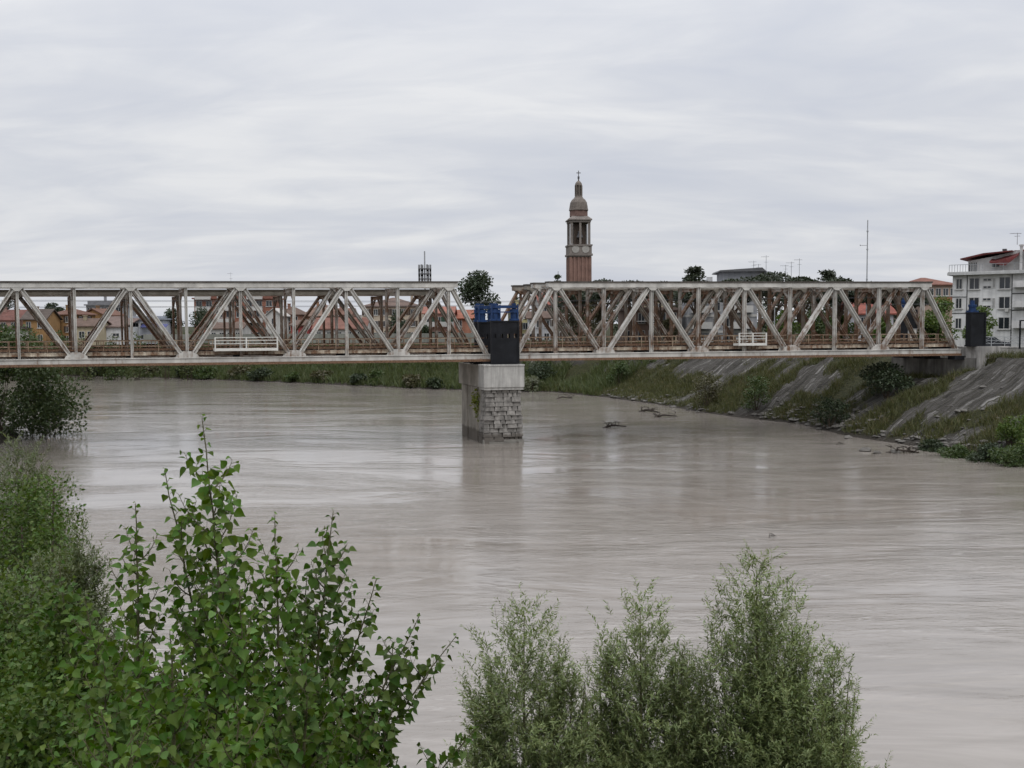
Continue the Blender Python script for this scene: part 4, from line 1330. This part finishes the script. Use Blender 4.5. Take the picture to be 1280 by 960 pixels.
tpx('big round dark green tree rising above the gap between the two spans', 'leafy_tree', 598, 338, 200, 58, L_DARK, 'round', n=3800, leaf=.5, seed=3)
tpx('small dark conifer left of the bell tower', 'conifer_tree', 697, 339, 190, 14, L_DARK, 'cedar', n=1600, leaf=.4, seed=5, clear=.45)
tpx('layered dark cedar with flat sprays right of the bell tower', 'cedar_tree', 869, 331, 150, 36, L_PINE, 'cedar', n=3200, leaf=.32, seed=8, clear=.66)
tpx('wide flat-topped dark cedar right of the grey block roof', 'cedar_tree', 1035, 336, 140, 44, L_PINE, 'cedar', n=3200, leaf=.3, seed=11, clear=.62)
for i, (px, yt, Y, w, lab) in enumerate([
        (724, 355, 145, 44, 'umbrella pine directly below the bell tower'), (752, 350, 150, 46, 'umbrella pine just right of the bell tower'),
        (790, 351, 152, 50, 'umbrella pine over the brown shop'), (826, 353, 146, 44, 'umbrella pine between the shop and the cedar'),
        (872, 350, 140, 46, 'umbrella pine beneath the layered cedar'), (915, 350, 135, 40, 'umbrella pine before the grey block'),
        (968, 341, 150, 60, 'domed umbrella pine right of the grey block roof'), (1000, 347, 138, 44, 'umbrella pine between the domed pine and flat cedar'),
        (1050, 349, 132, 46, 'umbrella pine beneath the flat-topped cedar'), (1092, 354, 130, 40, 'umbrella pine in front of the red-roofed white house'),
        (1132, 356, 134, 42, 'umbrella pine nearest the right end of the bridge')]):
    tpx(lab + ', bare brown trunk', 'pine_tree', px, yt, Y, w * 1.35, L_PINE, 'pine', n=4200, leaf=.36, seed=20 + i, clear=.5, trunk_r=.3, bark=M['bark_pine'], group='umbrella pines behind the right span')
for i, (px, yt, Y, w, mt, lab) in enumerate([
        (716, 384, 132, 40, L_BRN, 'olive-brown tree filling the truss left of centre of the right span'), (752, 388, 128, 44, L_BRN, 'second olive-brown tree beside the brown shop'),
        (982, 390, 128, 40, L_GRN, 'bright green bushy tree behind the right span'), (1022, 386, 130, 52, L_MID, 'broad green tree left of the white house'),
        (1052, 392, 134, 34, L_GRN, 'green bush tree against the white house wall'), (1106, 398, 120, 32, L_GRN, 'low green tree in front of the white house'),
        (1174, 372, 122, 50, L_GRN, 'yellow-green tree in front of the white apartments, left of the dark tower'), (1226, 384, 118, 42, L_GRN, 'green tree in front of the white apartments, right of the dark tower'),
        (1160, 402, 124, 34, L_MID, 'low dark green tree behind the right end of the bridge'), (836, 400, 140, 30, L_BRN, 'brownish shrub tree beside the shop front')]):
    tpx(lab, 'leafy_tree', px, yt, Y, w, mt, 'round', n=2200, leaf=.3, seed=50 + i, clear=.12, group='broadleaf trees behind the right span')
for i, (px, yt, Y, w, mt, st, lab) in enumerate([
        (66, 379, 250, 24, L_DARK, 'pine', 'round-topped dark pine behind the orange houses'), (214, 388, 205, 28, L_DARK, 'round', 'dark tree left of the brick apartment building'),
        (252, 382, 206, 32, L_DARK, 'round', 'larger dark tree in front of the brick apartment building'), (496, 386, 200, 28, L_DARK, 'column', 'dark column-shaped tree before the beige house'),
        (532, 409, 196, 22, L_DARK, 'round', 'round clipped dark bush by the pink house'), (180, 402, 200, 24, L_MID, 'round', 'small green tree by the blue awning'),
        (62, 380, 300, 20, L_DARK, 'round', 'dark treetop far behind the orange houses'), (645, 372, 215, 16, L_DARK, 'round', 'dark treetop behind the yellow house'),
        (10, 372, 260, 24, L_DARK, 'round', 'dark treetop at the far left edge of the town')]):
    tpx(lab, 'leafy_tree' if st != 'pine' else 'pine_tree', px, yt, Y, w, mt, st, n=1500, leaf=.4, seed=80 + i, clear=.2 if st != 'pine' else .6, group='trees among the houses of the town')


for i, (px, yt, Y, w, lab) in enumerate([
        (705, 366, 215, 46, 'dark tree in the gap below the bell tower'), (742, 362, 225, 50, 'dark tree right of the bell tower foot'), (778, 366, 220, 50, 'dark tree behind the brown shop'),
        (850, 372, 205, 40, 'dark tree between the shop and the grey block'), (966, 364, 205, 50, 'dark tree directly right of the grey block'), (1004, 360, 200, 56, 'dark tree under the flat-topped cedar on its left'),
        (1044, 362, 195, 50, 'dark tree under the flat-topped cedar'), (1086, 378, 200, 40, 'dark tree behind the red-roofed white house'), (1128, 366, 190, 50, 'dark tree before the long red-roofed building'),
        (1068, 368, 215, 40, 'dark tree left of the red-roofed white house, far back')]):
    tpx(lab, 'leafy_tree', px, yt, Y, w, L_BRN if i % 2 else L_DARK, 'round', n=1700, leaf=.5, seed=120 + i, clear=.1, group='dark tree row far behind the right span')


def shrub(label, x, y, w, h, mat, seed, n=1500, leaf=.2, name='shrub', cat='shrub', group=None, d=None, zb=None, up=.4, lift=0.0):
    rng = np.random.default_rng(seed); zb = ground_z(x, y) - .15 if zb is None else zb
    r = thing(name, label, cat, (x, y, zb), 0, group); d = d or w
    m = MB(); bl = []
    k = 10
    for i in range(k):
        a = 2 * math.pi * i / k + rng.random(); q = .25 + .6 * rng.random(); zf = .2 + .65 * rng.random()
        c = np.array([math.cos(a) * q * w / 2 * (1.15 - .5 * zf), math.sin(a) * q * d / 2 * (1.15 - .5 * zf), lift + h * zf])
        bl.append((c, (w * (.16 + .12 * rng.random()), d * .22, h * (.13 + .1 * rng.random()))))
        m.tube([(rng.normal() * .1, rng.normal() * .1, -.2), c * np.array([.5, .5, .5]), c + np.array([0, 0, h * .1])], [.05, .035, .012], 5)
    bl.append((np.array([0, 0, lift + h * .82]), (w * .2, d * .2, h * .18)))
    m.build('stems', M['bark'], r)
    link('foliage', leaf_mesh('foliage', mat, [blob_leaves(rng, c, s, n // len(bl), leaf, 'card', .5, up) for c, s in bl]), r)
    return r


def spx(label, px, y_top, y_bot, wpx, mat, seed, **kw):
    """a shrub whose foot is seen at (px, y_bot) on the bank"""
    d = ray(px, y_bot); lo, hi_ = 10.0, 400.0
    Y = 15.0
    while Y < 330:                     # march along the sight line to the terrain
        p = P(px, y_bot, Y)
        if p.z < max(0.0, ground_z(p.x, Y)): break
        Y += .8
    h = P(px, y_top, Y).z - P(px, y_bot, Y).z
    return shrub(label, p.x, Y, wpx * Y / F, h, mat, seed, **kw)


spx('black-green bush at the water edge on pale slabs under the right span', 1037, 497, 537, 46, L_DARK, 1, n=1800, leaf=.22)
spx('large dark bush in the shade under the right end of the bridge', 1108, 452, 498, 66, L_DARK, 2, n=3000, leaf=.25)
spx('dark bush on the bank directly right of the pier', 676, 450, 476, 40, L_DARK, 3, n=1800, leaf=.3)
spx('pale grey shrub at the water edge right of the pier', 664, 470, 489, 30, L_GREY, 4, n=900, leaf=.3)
spx('green bush on the grassy bank under the first panel of the right span', 775, 452, 482, 34, L_MID, 5, n=1500, leaf=.25)
spx('olive bush in the middle of the grassy bank', 885, 462, 508, 40, L_BRN, 6, n=1500, leaf=.24)
spx('low green bush on the bank right of the olive bush', 945, 472, 515, 40, L_MID, 7, n=1500, leaf=.22)
spx('yellow-green bush at the right edge above the reeds', 1262, 522, 562, 40, L_GRN, 8, n=1600, leaf=.18)
for i, (px, yt, yb, w, mt, lab) in enumerate([
        (1166, 543, 564, 44, L_DARK, 'dark green waterside bush farthest from the right edge'), (1198, 540, 571, 50, L_MID, 'dark green waterside bush below the grey slabs'),
        (1232, 540, 576, 54, L_DARK, 'green waterside bush under the yellow-green bush'), (1266, 544, 583, 54, L_MID, 'green waterside bush at the right edge of the picture'),
        (1290, 520, 575, 46, L_GRN, 'tall yellow-green bush cut by the right edge')]):
    spx(lab, px, yt, yb, w, mt, 30 + i, n=2600, leaf=.18, group='bushes along the water on the right bank')
# bushes on the left bank, under and beyond the bridge
for i, (x, y, w, h, mt, n, lab) in enumerate([
        (-46.6, 99.5, 9, 11, leafmat('drooping_bush_leaf', (.055, .08, .028), .45, .2), 8000, 'dark bush with drooping sprays over the water under the left span'), (-52, 101, 10, 11, L_MID, 9000, 'dark green tree-like bush behind the drooping bush'),
        (-52, 92, 9.5, 7.2, L_MID, 9000, 'mid-green bush left of the drooping dark bush'), (-51, 84, 8, 6.0, L_GREY, 6000, 'greyish willow bush at the left edge below the bridge'),
        (-58, 108, 9, 8.6, L_MID, 4000, 'green thicket rising behind the railing at the far left'), (-66, 118, 10, 9.0, L_MID, 3500, 'second green thicket behind the bridge at the far left'),
        (-58, 88, 9, 7, L_DARK, 3500, 'dark bush under the bridge at the left edge')]):
    shrub(lab, x, y, w, h, mt, 60 + i, n=n, leaf=.3, group='bushes on the left bank by the bridge', name='bank_bush', cat='bush')

for i, (px, yt, w, lab) in enumerate([
        (12, 414, 30, 'green bush before the pink house at the far left'), (40, 411, 34, 'green bush in front of the first orange house'), (74, 413, 30, 'green bush in front of the tall orange house'),
        (104, 415, 30, 'green bush before the low cream house'), (140, 416, 34, 'green bush in front of the white shed'), (170, 414, 30, 'green bush before the blue awning'), (206, 412, 26, 'green bush left of the white bungalow'), (236, 412, 30, 'green bush beside the white bungalow')]):
    p = P(px, yt, 203); q_ = ground_z(p.x, 203); shrub(lab, p.x, 203, w * 203 / F, p.z - q_, [L_MID, L_REED][i % 2], 500 + i, n=900, leaf=.45, d=2.5, zb=q_, group='bushes along the far levee', name='levee_bush', cat='bush')

rs_ = random.Random(9)
wh_ = ['beyond the left refuge platform', 'under the left span']
for i in range(13):
    px = 118 + i * 36 + rs_.uniform(-9, 9); yb = np.interp(px, [105, 200, 300, 400, 500, 570], [469, 471, 474.5, 478.5, 483.5, 486]) - rs_.uniform(0, 4)
    spx('dark-green bush %s among the far reeds, %s' % (['low', 'rounded', 'broad', 'ragged'][i % 4], ['at the left end of the far bank', 'below the first panel point from the left', 'left of the white platform post', 'below the left half of the white platform', 'below the right half of the white platform', 'just right of the white platform', 'below the third panel of the left span', 'under the telecom mast from the left', 'half way from platform to pier', 'two bushes left of the pier bush', 'below the beige house', 'next to the last before the pier', 'nearest to the pier'][i]),
        px, yb - rs_.uniform(9, 17), yb, rs_.uniform(18, 36), [L_DARK, L_MID, L_BRN][i % 3], 700 + i, n=800, leaf=.5, group='bushes along the far bank', name='reed_bush', cat='bush')

# ------------------------------------------------------------------ grass and reeds on the banks
def blades(name, label, n, gen, mat, hmin, hmax, width, seed, per=7):
    rng = np.random.default_rng(seed)
    x, y, z = gen(rng, n)
    k = len(x)
    X = np.repeat(x, per) + rng.normal(size=k * per) * .22; Y = np.repeat(y, per) + rng.normal(size=k * per) * .22; Z = np.repeat(z, per) - .05
    h = np.repeat(hmin + (hmax - hmin) * rng.random(k), per) * (.6 + .6 * rng.random(k * per))
    ax = np.stack([rng.normal(size=k * per) * .38, rng.normal(size=k * per) * .38, np.ones(k * per)], -1)
    nr = np.stack([rng.normal(size=k * per), rng.normal(size=k * per) - .6, np.zeros(k * per)], -1)
    me = leaf_mesh(name, mat, [cards('blade', np.stack([X, Y, Z], -1), ax, nr, h, width * (.6 + .8 * rng.random(k * per)), .25)])
    return tag(link(name, me), label, None, None, 'stuff')


def gen_bank(smin, smax, dmin, dmax, thr):
    L = np.concatenate([[0], np.cumsum(np.hypot(*np.diff(RBa, axis=0).T))])
    def g(rng, n):
        s = smin + (smax - smin) * rng.random(n); d = dmin + (dmax - dmin) * rng.random(n)
        i = np.clip(np.searchsorted(L, s) - 1, 0, len(RBa) - 2)
        a = RBa[i]; b = RBa[i + 1]; t_ = ((s - L[i]) / (L[i + 1] - L[i]))[:, None]
        p = a + (b - a) * t_; tg = unit(b - a); nr = np.stack([tg[:, 1], -tg[:, 0]], -1)
        p = p + nr * d[:, None]
        z, dd, ss, rt = terrain(p[:, 0], p[:, 1])
        g_ = np.where(dd > 14.5, .6, grass_mask(p[:, 0], p[:, 1], dd, ss, rt))
        k = (dd > .3) & (g_ + rng.random(n) * .5 > thr)
        return p[k, 0], p[k, 1], z[k]
    return g


SL_ = np.concatenate([[0], np.cumsum(np.hypot(*np.diff(RBa, axis=0).T))])
S_END = SL_[-4]
L_GR1 = leafmat('bank_grass', (.062, .066, .019), .5, .2)
L_GR2 = leafmat('dry_bank_grass', (.125, .105, .05), .5, .2)
blades('bank_grass', 'green grass growing between the stone slabs of the right bank', 20000, gen_bank(735, 880, .3, 17, .66), L_GR1, .35, 1.0, .055, 1, 8)
blades('dry_bank_grass', 'dry yellowish grass on the right bank', 5000, gen_bank(735, 880, .6, 17, .9), L_GR2, .3, .8, .045, 2, 7)
blades('bank_reeds', 'tall green reeds along the far bank below the bridge', 11000, gen_bank(855, S_END, .2, 14, .3), L_REED, .9, 2.0, .13, 3, 6)
blades('levee_grass', 'grass on top of the far levee', 4000, gen_bank(860, S_END, 13, 24, .2), L_GR1, .4, .9, .12, 4, 6)

# ------------------------------------------------------------------ rocks and driftwood
def rock(x, y, z, s, seed, label):
    rng = np.random.default_rng(seed); m = MB()
    m.lathe([(.3, -.5), (.8, -.35), (1, .05), (.75, .5), (.3, .72)], 8)
    V = np.array(m.v); V = V * (1 + rng.normal(size=(len(V), 1)) * .13) * np.array([s, s * .8, s * .55]); m.v = [tuple(v) for v in V]
    o = m.build('bank_rock', M['rock']); o.location = (x, y, z); o.rotation_euler = (0, 0, rng.random() * 6)
    return tag(o, label, 'rock', 'rocks at the edge of the right bank')


rk = [(1010, 531, 'pale rock at the lower end of the slabs by the black-green bush'), (998, 529, 'flat rock left of the black-green bush'), (1082, 563, 'lone dark rock in the water below the right span'),
      (1096, 566, 'second dark rock in the shallow water'), (1119, 565, 'rock in front of the largest drift branch'), (1145, 560, 'rock among the mud by the waterside bushes'),
      (860, 512, 'rock on the stony shore left of the grassy bank'), (842, 509, 'small rock on the stony shore'), (872, 515, 'larger rock on the stony shore'), (1060, 547, 'rock right of the black-green bush foot'),
      (1180, 566, 'rock under the dark waterside bushes'), (1024, 536, 'rock touching the black-green bush')]
for i, (px, py, lab) in enumerate(rk):
    p = G(px, py, .05); rock(p.x, p.y, .05, .35 + .35 * random.random(), 200 + i, lab)


def drift(label, px, py, L, seed, n=5, zb=.05):
    q_ = min(1, L / 2.6)
    rng = np.random.default_rng(seed); p = G(px, py, 0); m = MB()
    m.tube([(-L / 2, 0, zb - .1), (-L * .1, .1, zb + .18), (L / 2, -.1, zb)], [.13 * q_, .11 * q_, .05 * q_], 7)
    for i in range(n):
        x = (rng.random() - .5) * L * .8
        m.tube([(x, 0, zb), (x + rng.normal() * .3 * L * .3, rng.normal() * .3 * q_, zb + q_ * (.2 + .3 * rng.random())), (x + rng.normal() * .5 * q_, rng.normal() * .6 * q_, zb + q_ * (.25 + .4 * rng.random()))], [.07 * q_, .05 * q_, .02], 5)
    o = m.build('drift_branch', M['timber']); o.location = (p.x, p.y, 0); o.rotation_euler = (0, 0, rng.normal() * .4)
    return tag(o, label, 'driftwood', 'driftwood in the river')


drift('dark tangle of driftwood in the water right of the pier', 768, 534, 2.6, 1, 8)
drift('forked driftwood snag near the stony shore', 812, 515, 3.2, 2, 9)
drift('long low drift branch near the stony shore', 832, 521, 2.8, 3, 5)
drift('thin drift branch on the water close to the pier', 705, 498, 2.4, 4, 4)
drift('large drift branch stranded off the right bank', 1128, 566, 2.6, 5, 10)
drift('small floating stick above the tallest willow', 965, 672, .45, 6, 3)
drift('small piece of driftwood off the right bank', 1050, 556, .8, 7, 3)

# ------------------------------------------------------------------ foreground poplars
L_POP = leafmat('poplar_leaf', (.07, .128, .014), .6, .3, .025, .5, .2)
L_POPD = leafmat('dark_poplar_leaf', (.052, .094, .0125), .6, .3, .025, .5, .2)
L_WIL = leafmat('willow_leaf', (.15, .188, .07), .5, .25, .02, .5, .3)
L_WILG = leafmat('grey_willow_leaf', (.10, .125, .052), .4, .25, .02, .5, .35)


def bez(a, b, c, t):
    t = np.asarray(t)[:, None]
    return (1 - t) ** 2 * np.asarray(a) + 2 * t * (1 - t) * np.asarray(b) + t * t * np.asarray(c)


def poplar(label, tip, lean, H, seed, nb=16, spread=.36, mat=None, big=.104, dense=2.15, name='poplar_sapling'):
    """young poplar: slender leader, ascending side shoots, broad leaves on long stalks"""
    rng = np.random.default_rng(seed); tip = np.array(tip)
    base = tip + np.array([lean[0], lean[1], -H]); gz = ground_z(base[0], base[1])
    mid = (tip + base) / 2 + np.array([lean[0] * .25, lean[1] * .25, 0])
    r = thing(name, label, 'poplar', (base[0], base[1], gz), 0, 'young poplars in the foreground')
    O = np.array([base[0], base[1], gz])
    st = MB(); ts = np.linspace(0, 1, 14)
    pts = bez(base, mid, tip, ts) + np.cumsum(rng.normal(size=(14, 3)) * .006, 0)
    st.tube([(0, 0, -.1)] + [p - O for p in pts], [.02] + list(.015 * (1 - ts) + .003), 7)
    P0, AX, NR, SZ = [], [], [], []
    def leaves(path, n, smin, smax, outw=1.0):
        tt = np.linspace(.06, 1, n)
        q = bez(*path, tt); dq = unit(bez(*path, np.minimum(tt + .02, 1.02)) - bez(*path, tt - .02))
        for i in range(n):
            s = smin + (smax - smin) * (1 - tt[i]) ** .6 * (.45 + .75 * rng.random())
            a = i * 2.4 + rng.normal() * .4
            u_ = np.cross(dq[i], [.2, .1, 1]); u_ /= np.linalg.norm(u_) + 1e-9; w_ = np.cross(dq[i], u_)
            o = u_ * math.cos(a) + w_ * math.sin(a)
            pd = o * .8 + dq[i] * .5 + np.array([0, 0, .15]); pd /= np.linalg.norm(pd)
            pl = s * (.5 + .4 * rng.random()); e = q[i] + pd * pl
            st.beam(q[i] - O, e - O, .0025, .0025, (.3, .5, .8))
            ax = pd * .6 + np.array([0, 0, -.55]) + rng.normal(size=3) * .38
            P0.append(e - O); AX.append(ax); NR.append(o * .35 + np.array([0, -.35, .75]) + rng.normal(size=3) * .5); SZ.append(s)
    leaves((pts[8], pts[11], pts[13]), int(13 * dense), .03, big * .9)
    nb = int(nb * 1.45)
    for k in range(nb):
        f = .06 + .80 * (k + rng.random() * .6) / nb
        i0 = f * 13; p0 = pts[int(i0)] + (pts[min(13, int(i0) + 1)] - pts[int(i0)]) * (i0 % 1)
        L = ((1 - f) * H * spread + .14) * (.75 + .5 * rng.random())
        a = k * 2.4 + rng.normal() * .3
        out = np.array([math.cos(a), math.sin(a), 0])
        p2 = p0 + out * L * .62 + np.array([0, 0, L * .82]); p1 = p0 + out * L * .42 + np.array([0, 0, L * .25])
        q = bez(p0, p1, p2, np.linspace(0, 1, 6))
        st.tube([v - O for v in q], list(np.linspace(.006, .0018, 6)), 5)
        leaves((p0, p1, p2), max(6, int(L / .046 * dense)), .04, big)
    st.build('stem', M['stem'], r)
    link('leaves', leaf_mesh('leaves', mat or L_POP, [cards('poplar', np.array(P0), np.array(AX), np.array(NR), np.array(SZ), np.array(SZ) * .98, .12)]), r)
    return r


pops = [  # tip px, py, Y, lean x (base relative to the tip), height, side shoots, spread, label
    (250, 520, 7.0, .18, 2.9, 22, .22, L_POP, 'tallest young poplar with a bare leader tip standing over the water'),
    (352, 642, 6.9, -.05, 2.3, 16, .20, L_POP, 'young poplar just right of the tallest one'),
    (414, 636, 7.2, -.25, 2.4, 16, .20, L_POPD, 'young poplar with dark leaves, rightmost of the upright tops'),
    (172, 628, 7.2, -.05, 2.3, 16, .20, L_POP, 'young poplar just left of the tallest one'),
    (206, 586, 7.1, .30, 2.5, 12, .14, L_POP, 'thin side shoot poplar hugging the tallest one'),
    (524, 772, 7.4, -.75, 2.0, 15, .22, L_POPD, 'poplar leaning right, with its tip above the river'),
    (572, 800, 7.5, -1.05, 1.9, 13, .17, L_POPD, 'poplar shoot leaning farthest to the right'),
    (462, 722, 7.4, -.5, 2.1, 13, .18, L_POPD, 'thin leaning poplar between the upright and the leaning ones'),
    (592, 905, 7.6, -.8, 1.5, 10, .2, L_POPD, 'low poplar shoot at the bottom beside the left willow'),
    (300, 742, 6.2, .0, 1.9, 18, .26, L_POP, 'bushy poplar in front of the tallest one'),
    (112, 752, 6.0, .1, 1.8, 18, .28, L_POP, 'bushy poplar in the lower left thicket'),
    (205, 790, 5.4, .0, 1.6, 18, .28, L_POP, 'near poplar with large leaves at the lower left'),
    (130, 830, 5.4, .0, 1.5, 17, .3, L_POPD, 'near dark poplar in the bottom left corner'),
    (385, 800, 6.0, -.1, 1.7, 17, .27, L_POPD, 'dark bushy poplar below the right upright tops'),
    (455, 865, 6.4, -.15, 1.5, 16, .27, L_POPD, 'low dark poplar at the bottom, left of the leaning shoots'),
    (140, 880, 4.7, .0, 1.3, 16, .3, L_POP, 'nearest poplar at the bottom left with pale leaf undersides'),
    (290, 880, 5.0, .0, 1.3, 16, .3, L_POP, 'nearest poplar at the bottom centre of the thicket'),
    (70, 700, 8.2, .1, 2.4, 18, .26, L_POPD, 'dark poplar behind the lower left thicket'),
    (250, 690, 7.6, .1, 2.2, 18, .26, L_POPD, 'dark poplar filling behind the tallest one'),
    (385, 720, 7.6, -.15, 2.2, 16, .22, L_POPD, 'shaded poplar behind the two right upright tops'),
    (490, 880, 7.2, -.3, 1.6, 14, .26, L_POPD, 'shaded low poplar at the foot of the leaning shoots'),
]
for i, (px, py, Y, lx, H, nb, sprd, mt, lab) in enumerate(pops):
    poplar(lab, P(px, py, Y), (lx, .1), H, 300 + i, nb, sprd, mt, .104 * min(1, Y / 6.8))


# ------------------------------------------------------------------ foreground willows
def willow(label, cx, cy, ztop, H, W, seed, ntw, mat, lobes, leaf=.075, group='willows in the foreground', name='willow_tree'):
    """multi-stemmed willow: lobes (dx, dy, top, width), each a tapering plume of upright twigs"""
    rng = np.random.default_rng(seed); gz = ground_z(cx, cy)
    r = thing(name, label, 'willow', (cx, cy, gz), 0, group)
    st = MB(); PB = []
    tot = sum(l[3] * (l[2] - (ztop - H)) for l in lobes)
    for dx, dy, zt, w in lobes:
        top = np.array([dx, dy, zt - gz]); b0 = np.array([dx * .25, dy * .25, 0.0]); md = np.array([dx * .8, dy * .8, (zt - gz) * .5])
        st.tube(list(bez(b0, md, top, np.linspace(0, .955, 9))), list(np.linspace(.05, .004, 9)), 6)
        n = int(ntw * w * (zt - (ztop - H)) / tot)
        zlo = max(.05, 1 - H / (zt - gz))
        f = zlo + (1 - zlo) * (1 - rng.random(n) ** .58)
        u_ = (1 - f) / (1 - zlo)
        env = w * .57 * np.minimum(1, u_ ** .5 * 1.35 + .14)
        a = rng.random(n) * 2 * math.pi; q = env * (rng.random(n) ** .55)
        q = q * (1 + .3 * np.sin(a * 3 + f * 45 + seed)) * (1 + .25 * np.sin(f * 70 + a * 2))
        p = bez(b0, md, top, f) + np.stack([np.cos(a) * q, np.sin(a) * q, np.zeros(n)], -1)
        out = np.stack([np.cos(a), np.sin(a), np.zeros(n)], -1)
        d = unit(out * (.25 + .5 * rng.random(n))[:, None] + np.array([0, 0, 1.0]) * (.6 + .5 * rng.random(n))[:, None] + rng.normal(size=(n, 3)) * .18)
        L = .17 + .2 * rng.random(n)
        p = p - d * (L * .6)[:, None]
        k = 15
        tt = (np.arange(k) + .5) / k
        pos = p[:, None, :] + d[:, None, :] * (L[:, None] * tt[None, :])[..., None]
        pos[..., :2] += out[:, None, :2] * (tt[None, :, None] ** 2) * .04
        sd = rng.normal(size=(n, k, 3)); dn = d[:, None, :]
        sd = sd - dn * (sd * dn).sum(-1, keepdims=True); sd /= np.linalg.norm(sd, axis=-1, keepdims=True)
        ax = dn * .75 + sd * .75
        ln = leaf * (.55 + .6 * rng.random((n, k))) * (1 - .35 * tt[None, :])
        nr = sd * -.4 + np.array([0, -.1, .9]) + rng.normal(size=(n, k, 3)) * .35
        PB.append(cards('willow', pos.reshape(-1, 3), ax.reshape(-1, 3), nr.reshape(-1, 3), ln.ravel(), ln.ravel() * 1.5, .22))
        for i in range(0, n, 2):
            st.tube([p[i], p[i] + d[i] * L[i] * .98], [.0035, .0012], 3, False)
    st.build('stems', M['stem'], r)
    link('leaves', leaf_mesh('leaves', mat, PB), r)
    return r


def wil(label, Y, lobes_px, seed, ntw, mat, dz=0.0, H=3.2, leaf=.09):
    tops = [(P(px, py, Y + dy), w * Y / F, dy) for px, py, w, dy in lobes_px]
    rg = random.Random(seed * 17)
    for px, py, w, dy in list(lobes_px):           # smaller side plumes that break up the outline
        for k in range(3 if w > 50 else 0):
            fr = rg.uniform(.15, .6)
            tops.append((P(px + rg.uniform(-.5, .5) * w, py + fr * w * 1.5, Y + dy + rg.uniform(-.3, .3)), w * rg.uniform(.28, .42) * Y / F, dy + rg.uniform(-.3, .3)))
    cx = sum(t_[0].x for t_ in tops) / len(tops); zt = max(t_[0].z for t_ in tops)
    willow(label, cx, Y, zt, H, 2, seed, int(ntw * 3.2), mat, [(t_[0].x - cx, t_[2], t_[0].z, t_[1]) for t_ in tops], leaf)


wil('left one of the foreground willows, a single plume', 11.5, [(655, 742, 130, 0), (612, 800, 62, .2), (700, 800, 70, .3), (600, 880, 60, 0)], 1, 1600, L_WIL)
wil('middle foreground willow with a loose open top', 12.0, [(800, 728, 112, 0), (765, 790, 80, .3), (845, 790, 80, .2), (748, 850, 60, .1), (875, 830, 80, .3)], 2, 1800, L_WIL)
wil('right and tallest foreground willow with a broad right side', 11.8, [(945, 686, 120, 0), (900, 770, 110, .2), (1010, 775, 110, .1), (1045, 800, 60, .3), (1050, 870, 70, .2), (980, 800, 120, -.2), (880, 850, 90, .1)], 3, 2900, L_WIL)
wil('tip of a small willow at the bottom right of the tallest one', 12.5, [(1105, 947, 26, 0)], 4, 45, L_WIL, H=1.2)
wil('grey willow behind the poplars at the left edge', 15.5, [(20, 545, 120, 0), (48, 580, 70, .4), (-10, 560, 110, .6), (70, 640, 60, .2), (20, 640, 140, -.3)], 5, 4200, L_WILG, H=4.2, leaf=.085)
wil('thin grey willow with bare twigs between the left willow and the poplars', 11.0, [(98, 640, 40, 0), (118, 668, 36, .2), (80, 680, 60, .1)], 6, 560, L_WILG, H=2.6)
wil('low grey willow beneath the left edge of the thicket', 10.5, [(40, 690, 150, 0), (110, 740, 90, .2), (-10, 720, 120, -.2)], 7, 2000, L_WILG, H=2.6)

# fine-leaved thicket at the left edge
L_THK = leafmat('thicket_leaf', (.06, .10, .016), .5, .25, .025, .5, .2)
for i, (px, py, Y, w, h, lab) in enumerate([
        (22, 585, 13.5, 2.0, 4.4, 'green fine-leaved bush behind the grey willow at the left edge'), (62, 628, 12.0, 1.5, 4.0, 'green fine-leaved bush right of the grey willow'),
        (15, 700, 9.0, 1.9, 3.6, 'dark fine-leaved shrub at the left edge under the grey willow'), (70, 730, 8.2, 1.5, 3.2, 'dark fine-leaved shrub left of the bushy poplars'),
        (-10, 790, 7.2, 1.5, 2.8, 'low fine-leaved shrub in the bottom left corner'), (48, 850, 6.4, 1.2, 2.4, 'nearest fine-leaved shrub at the bottom left'),
        (120, 800, 8.0, 1.4, 3.0, 'fine-leaved shrub in the shade behind the poplars'), (210, 840, 8.6, 1.8, 3.0, 'fine-leaved shrub deep behind the tallest poplar'), (330, 880, 8.8, 1.7, 3.0, 'fine-leaved shrub deep behind the upright poplars')]):
    p = P(px, py, Y); gz_ = ground_z(p.x, Y)
    shrub(lab, p.x, Y, w, h, L_THK, 400 + i, n=9000, leaf=.05, group='fine-leaved shrubs in the foreground thicket', zb=gz_, lift=max(0, p.z - h - gz_), name='thicket_shrub')

# rubble along the foot of the right bank
def rubble():
    rng = np.random.default_rng(77); m = MB()
    g = gen_bank(735, 880, -.5, 3.0, -1)
    for smin, smax, dmin, dmax, n in ((735, 850, .15, 1.6, 420), (795, 815, .3, 4, 160), (835, 855, .2, 3, 200), (740, 790, 1, 13, 160)):
        x, y, z = gen_bank(smin, smax, dmin, dmax, -1)(rng, n)
        for a, b, c in zip(x, y, z):
            s = .12 + .3 * rng.random() ** 2.2; k = len(m.v)
            m.lathe([(.35, -.5), (1, -.1), (.85, .35), (.3, .6)], 6)
            V = np.array(m.v[k:]) * (1 + rng.normal(size=(24, 1)) * .16) * np.array([s * (1 + .6 * rng.random()), s, s * .6]); th = rng.random() * 6
            R_ = np.array([[math.cos(th), -math.sin(th), 0], [math.sin(th), math.cos(th), 0], [0, 0, 1]])
            m.v[k:] = [tuple(v) for v in V @ R_.T + np.array([a, b, max(c, 0) + .03])]
    tag(m.build('rubble', M['rock']), 'broken stone rubble along the foot of the right bank', None, None, 'stuff')


rubble()
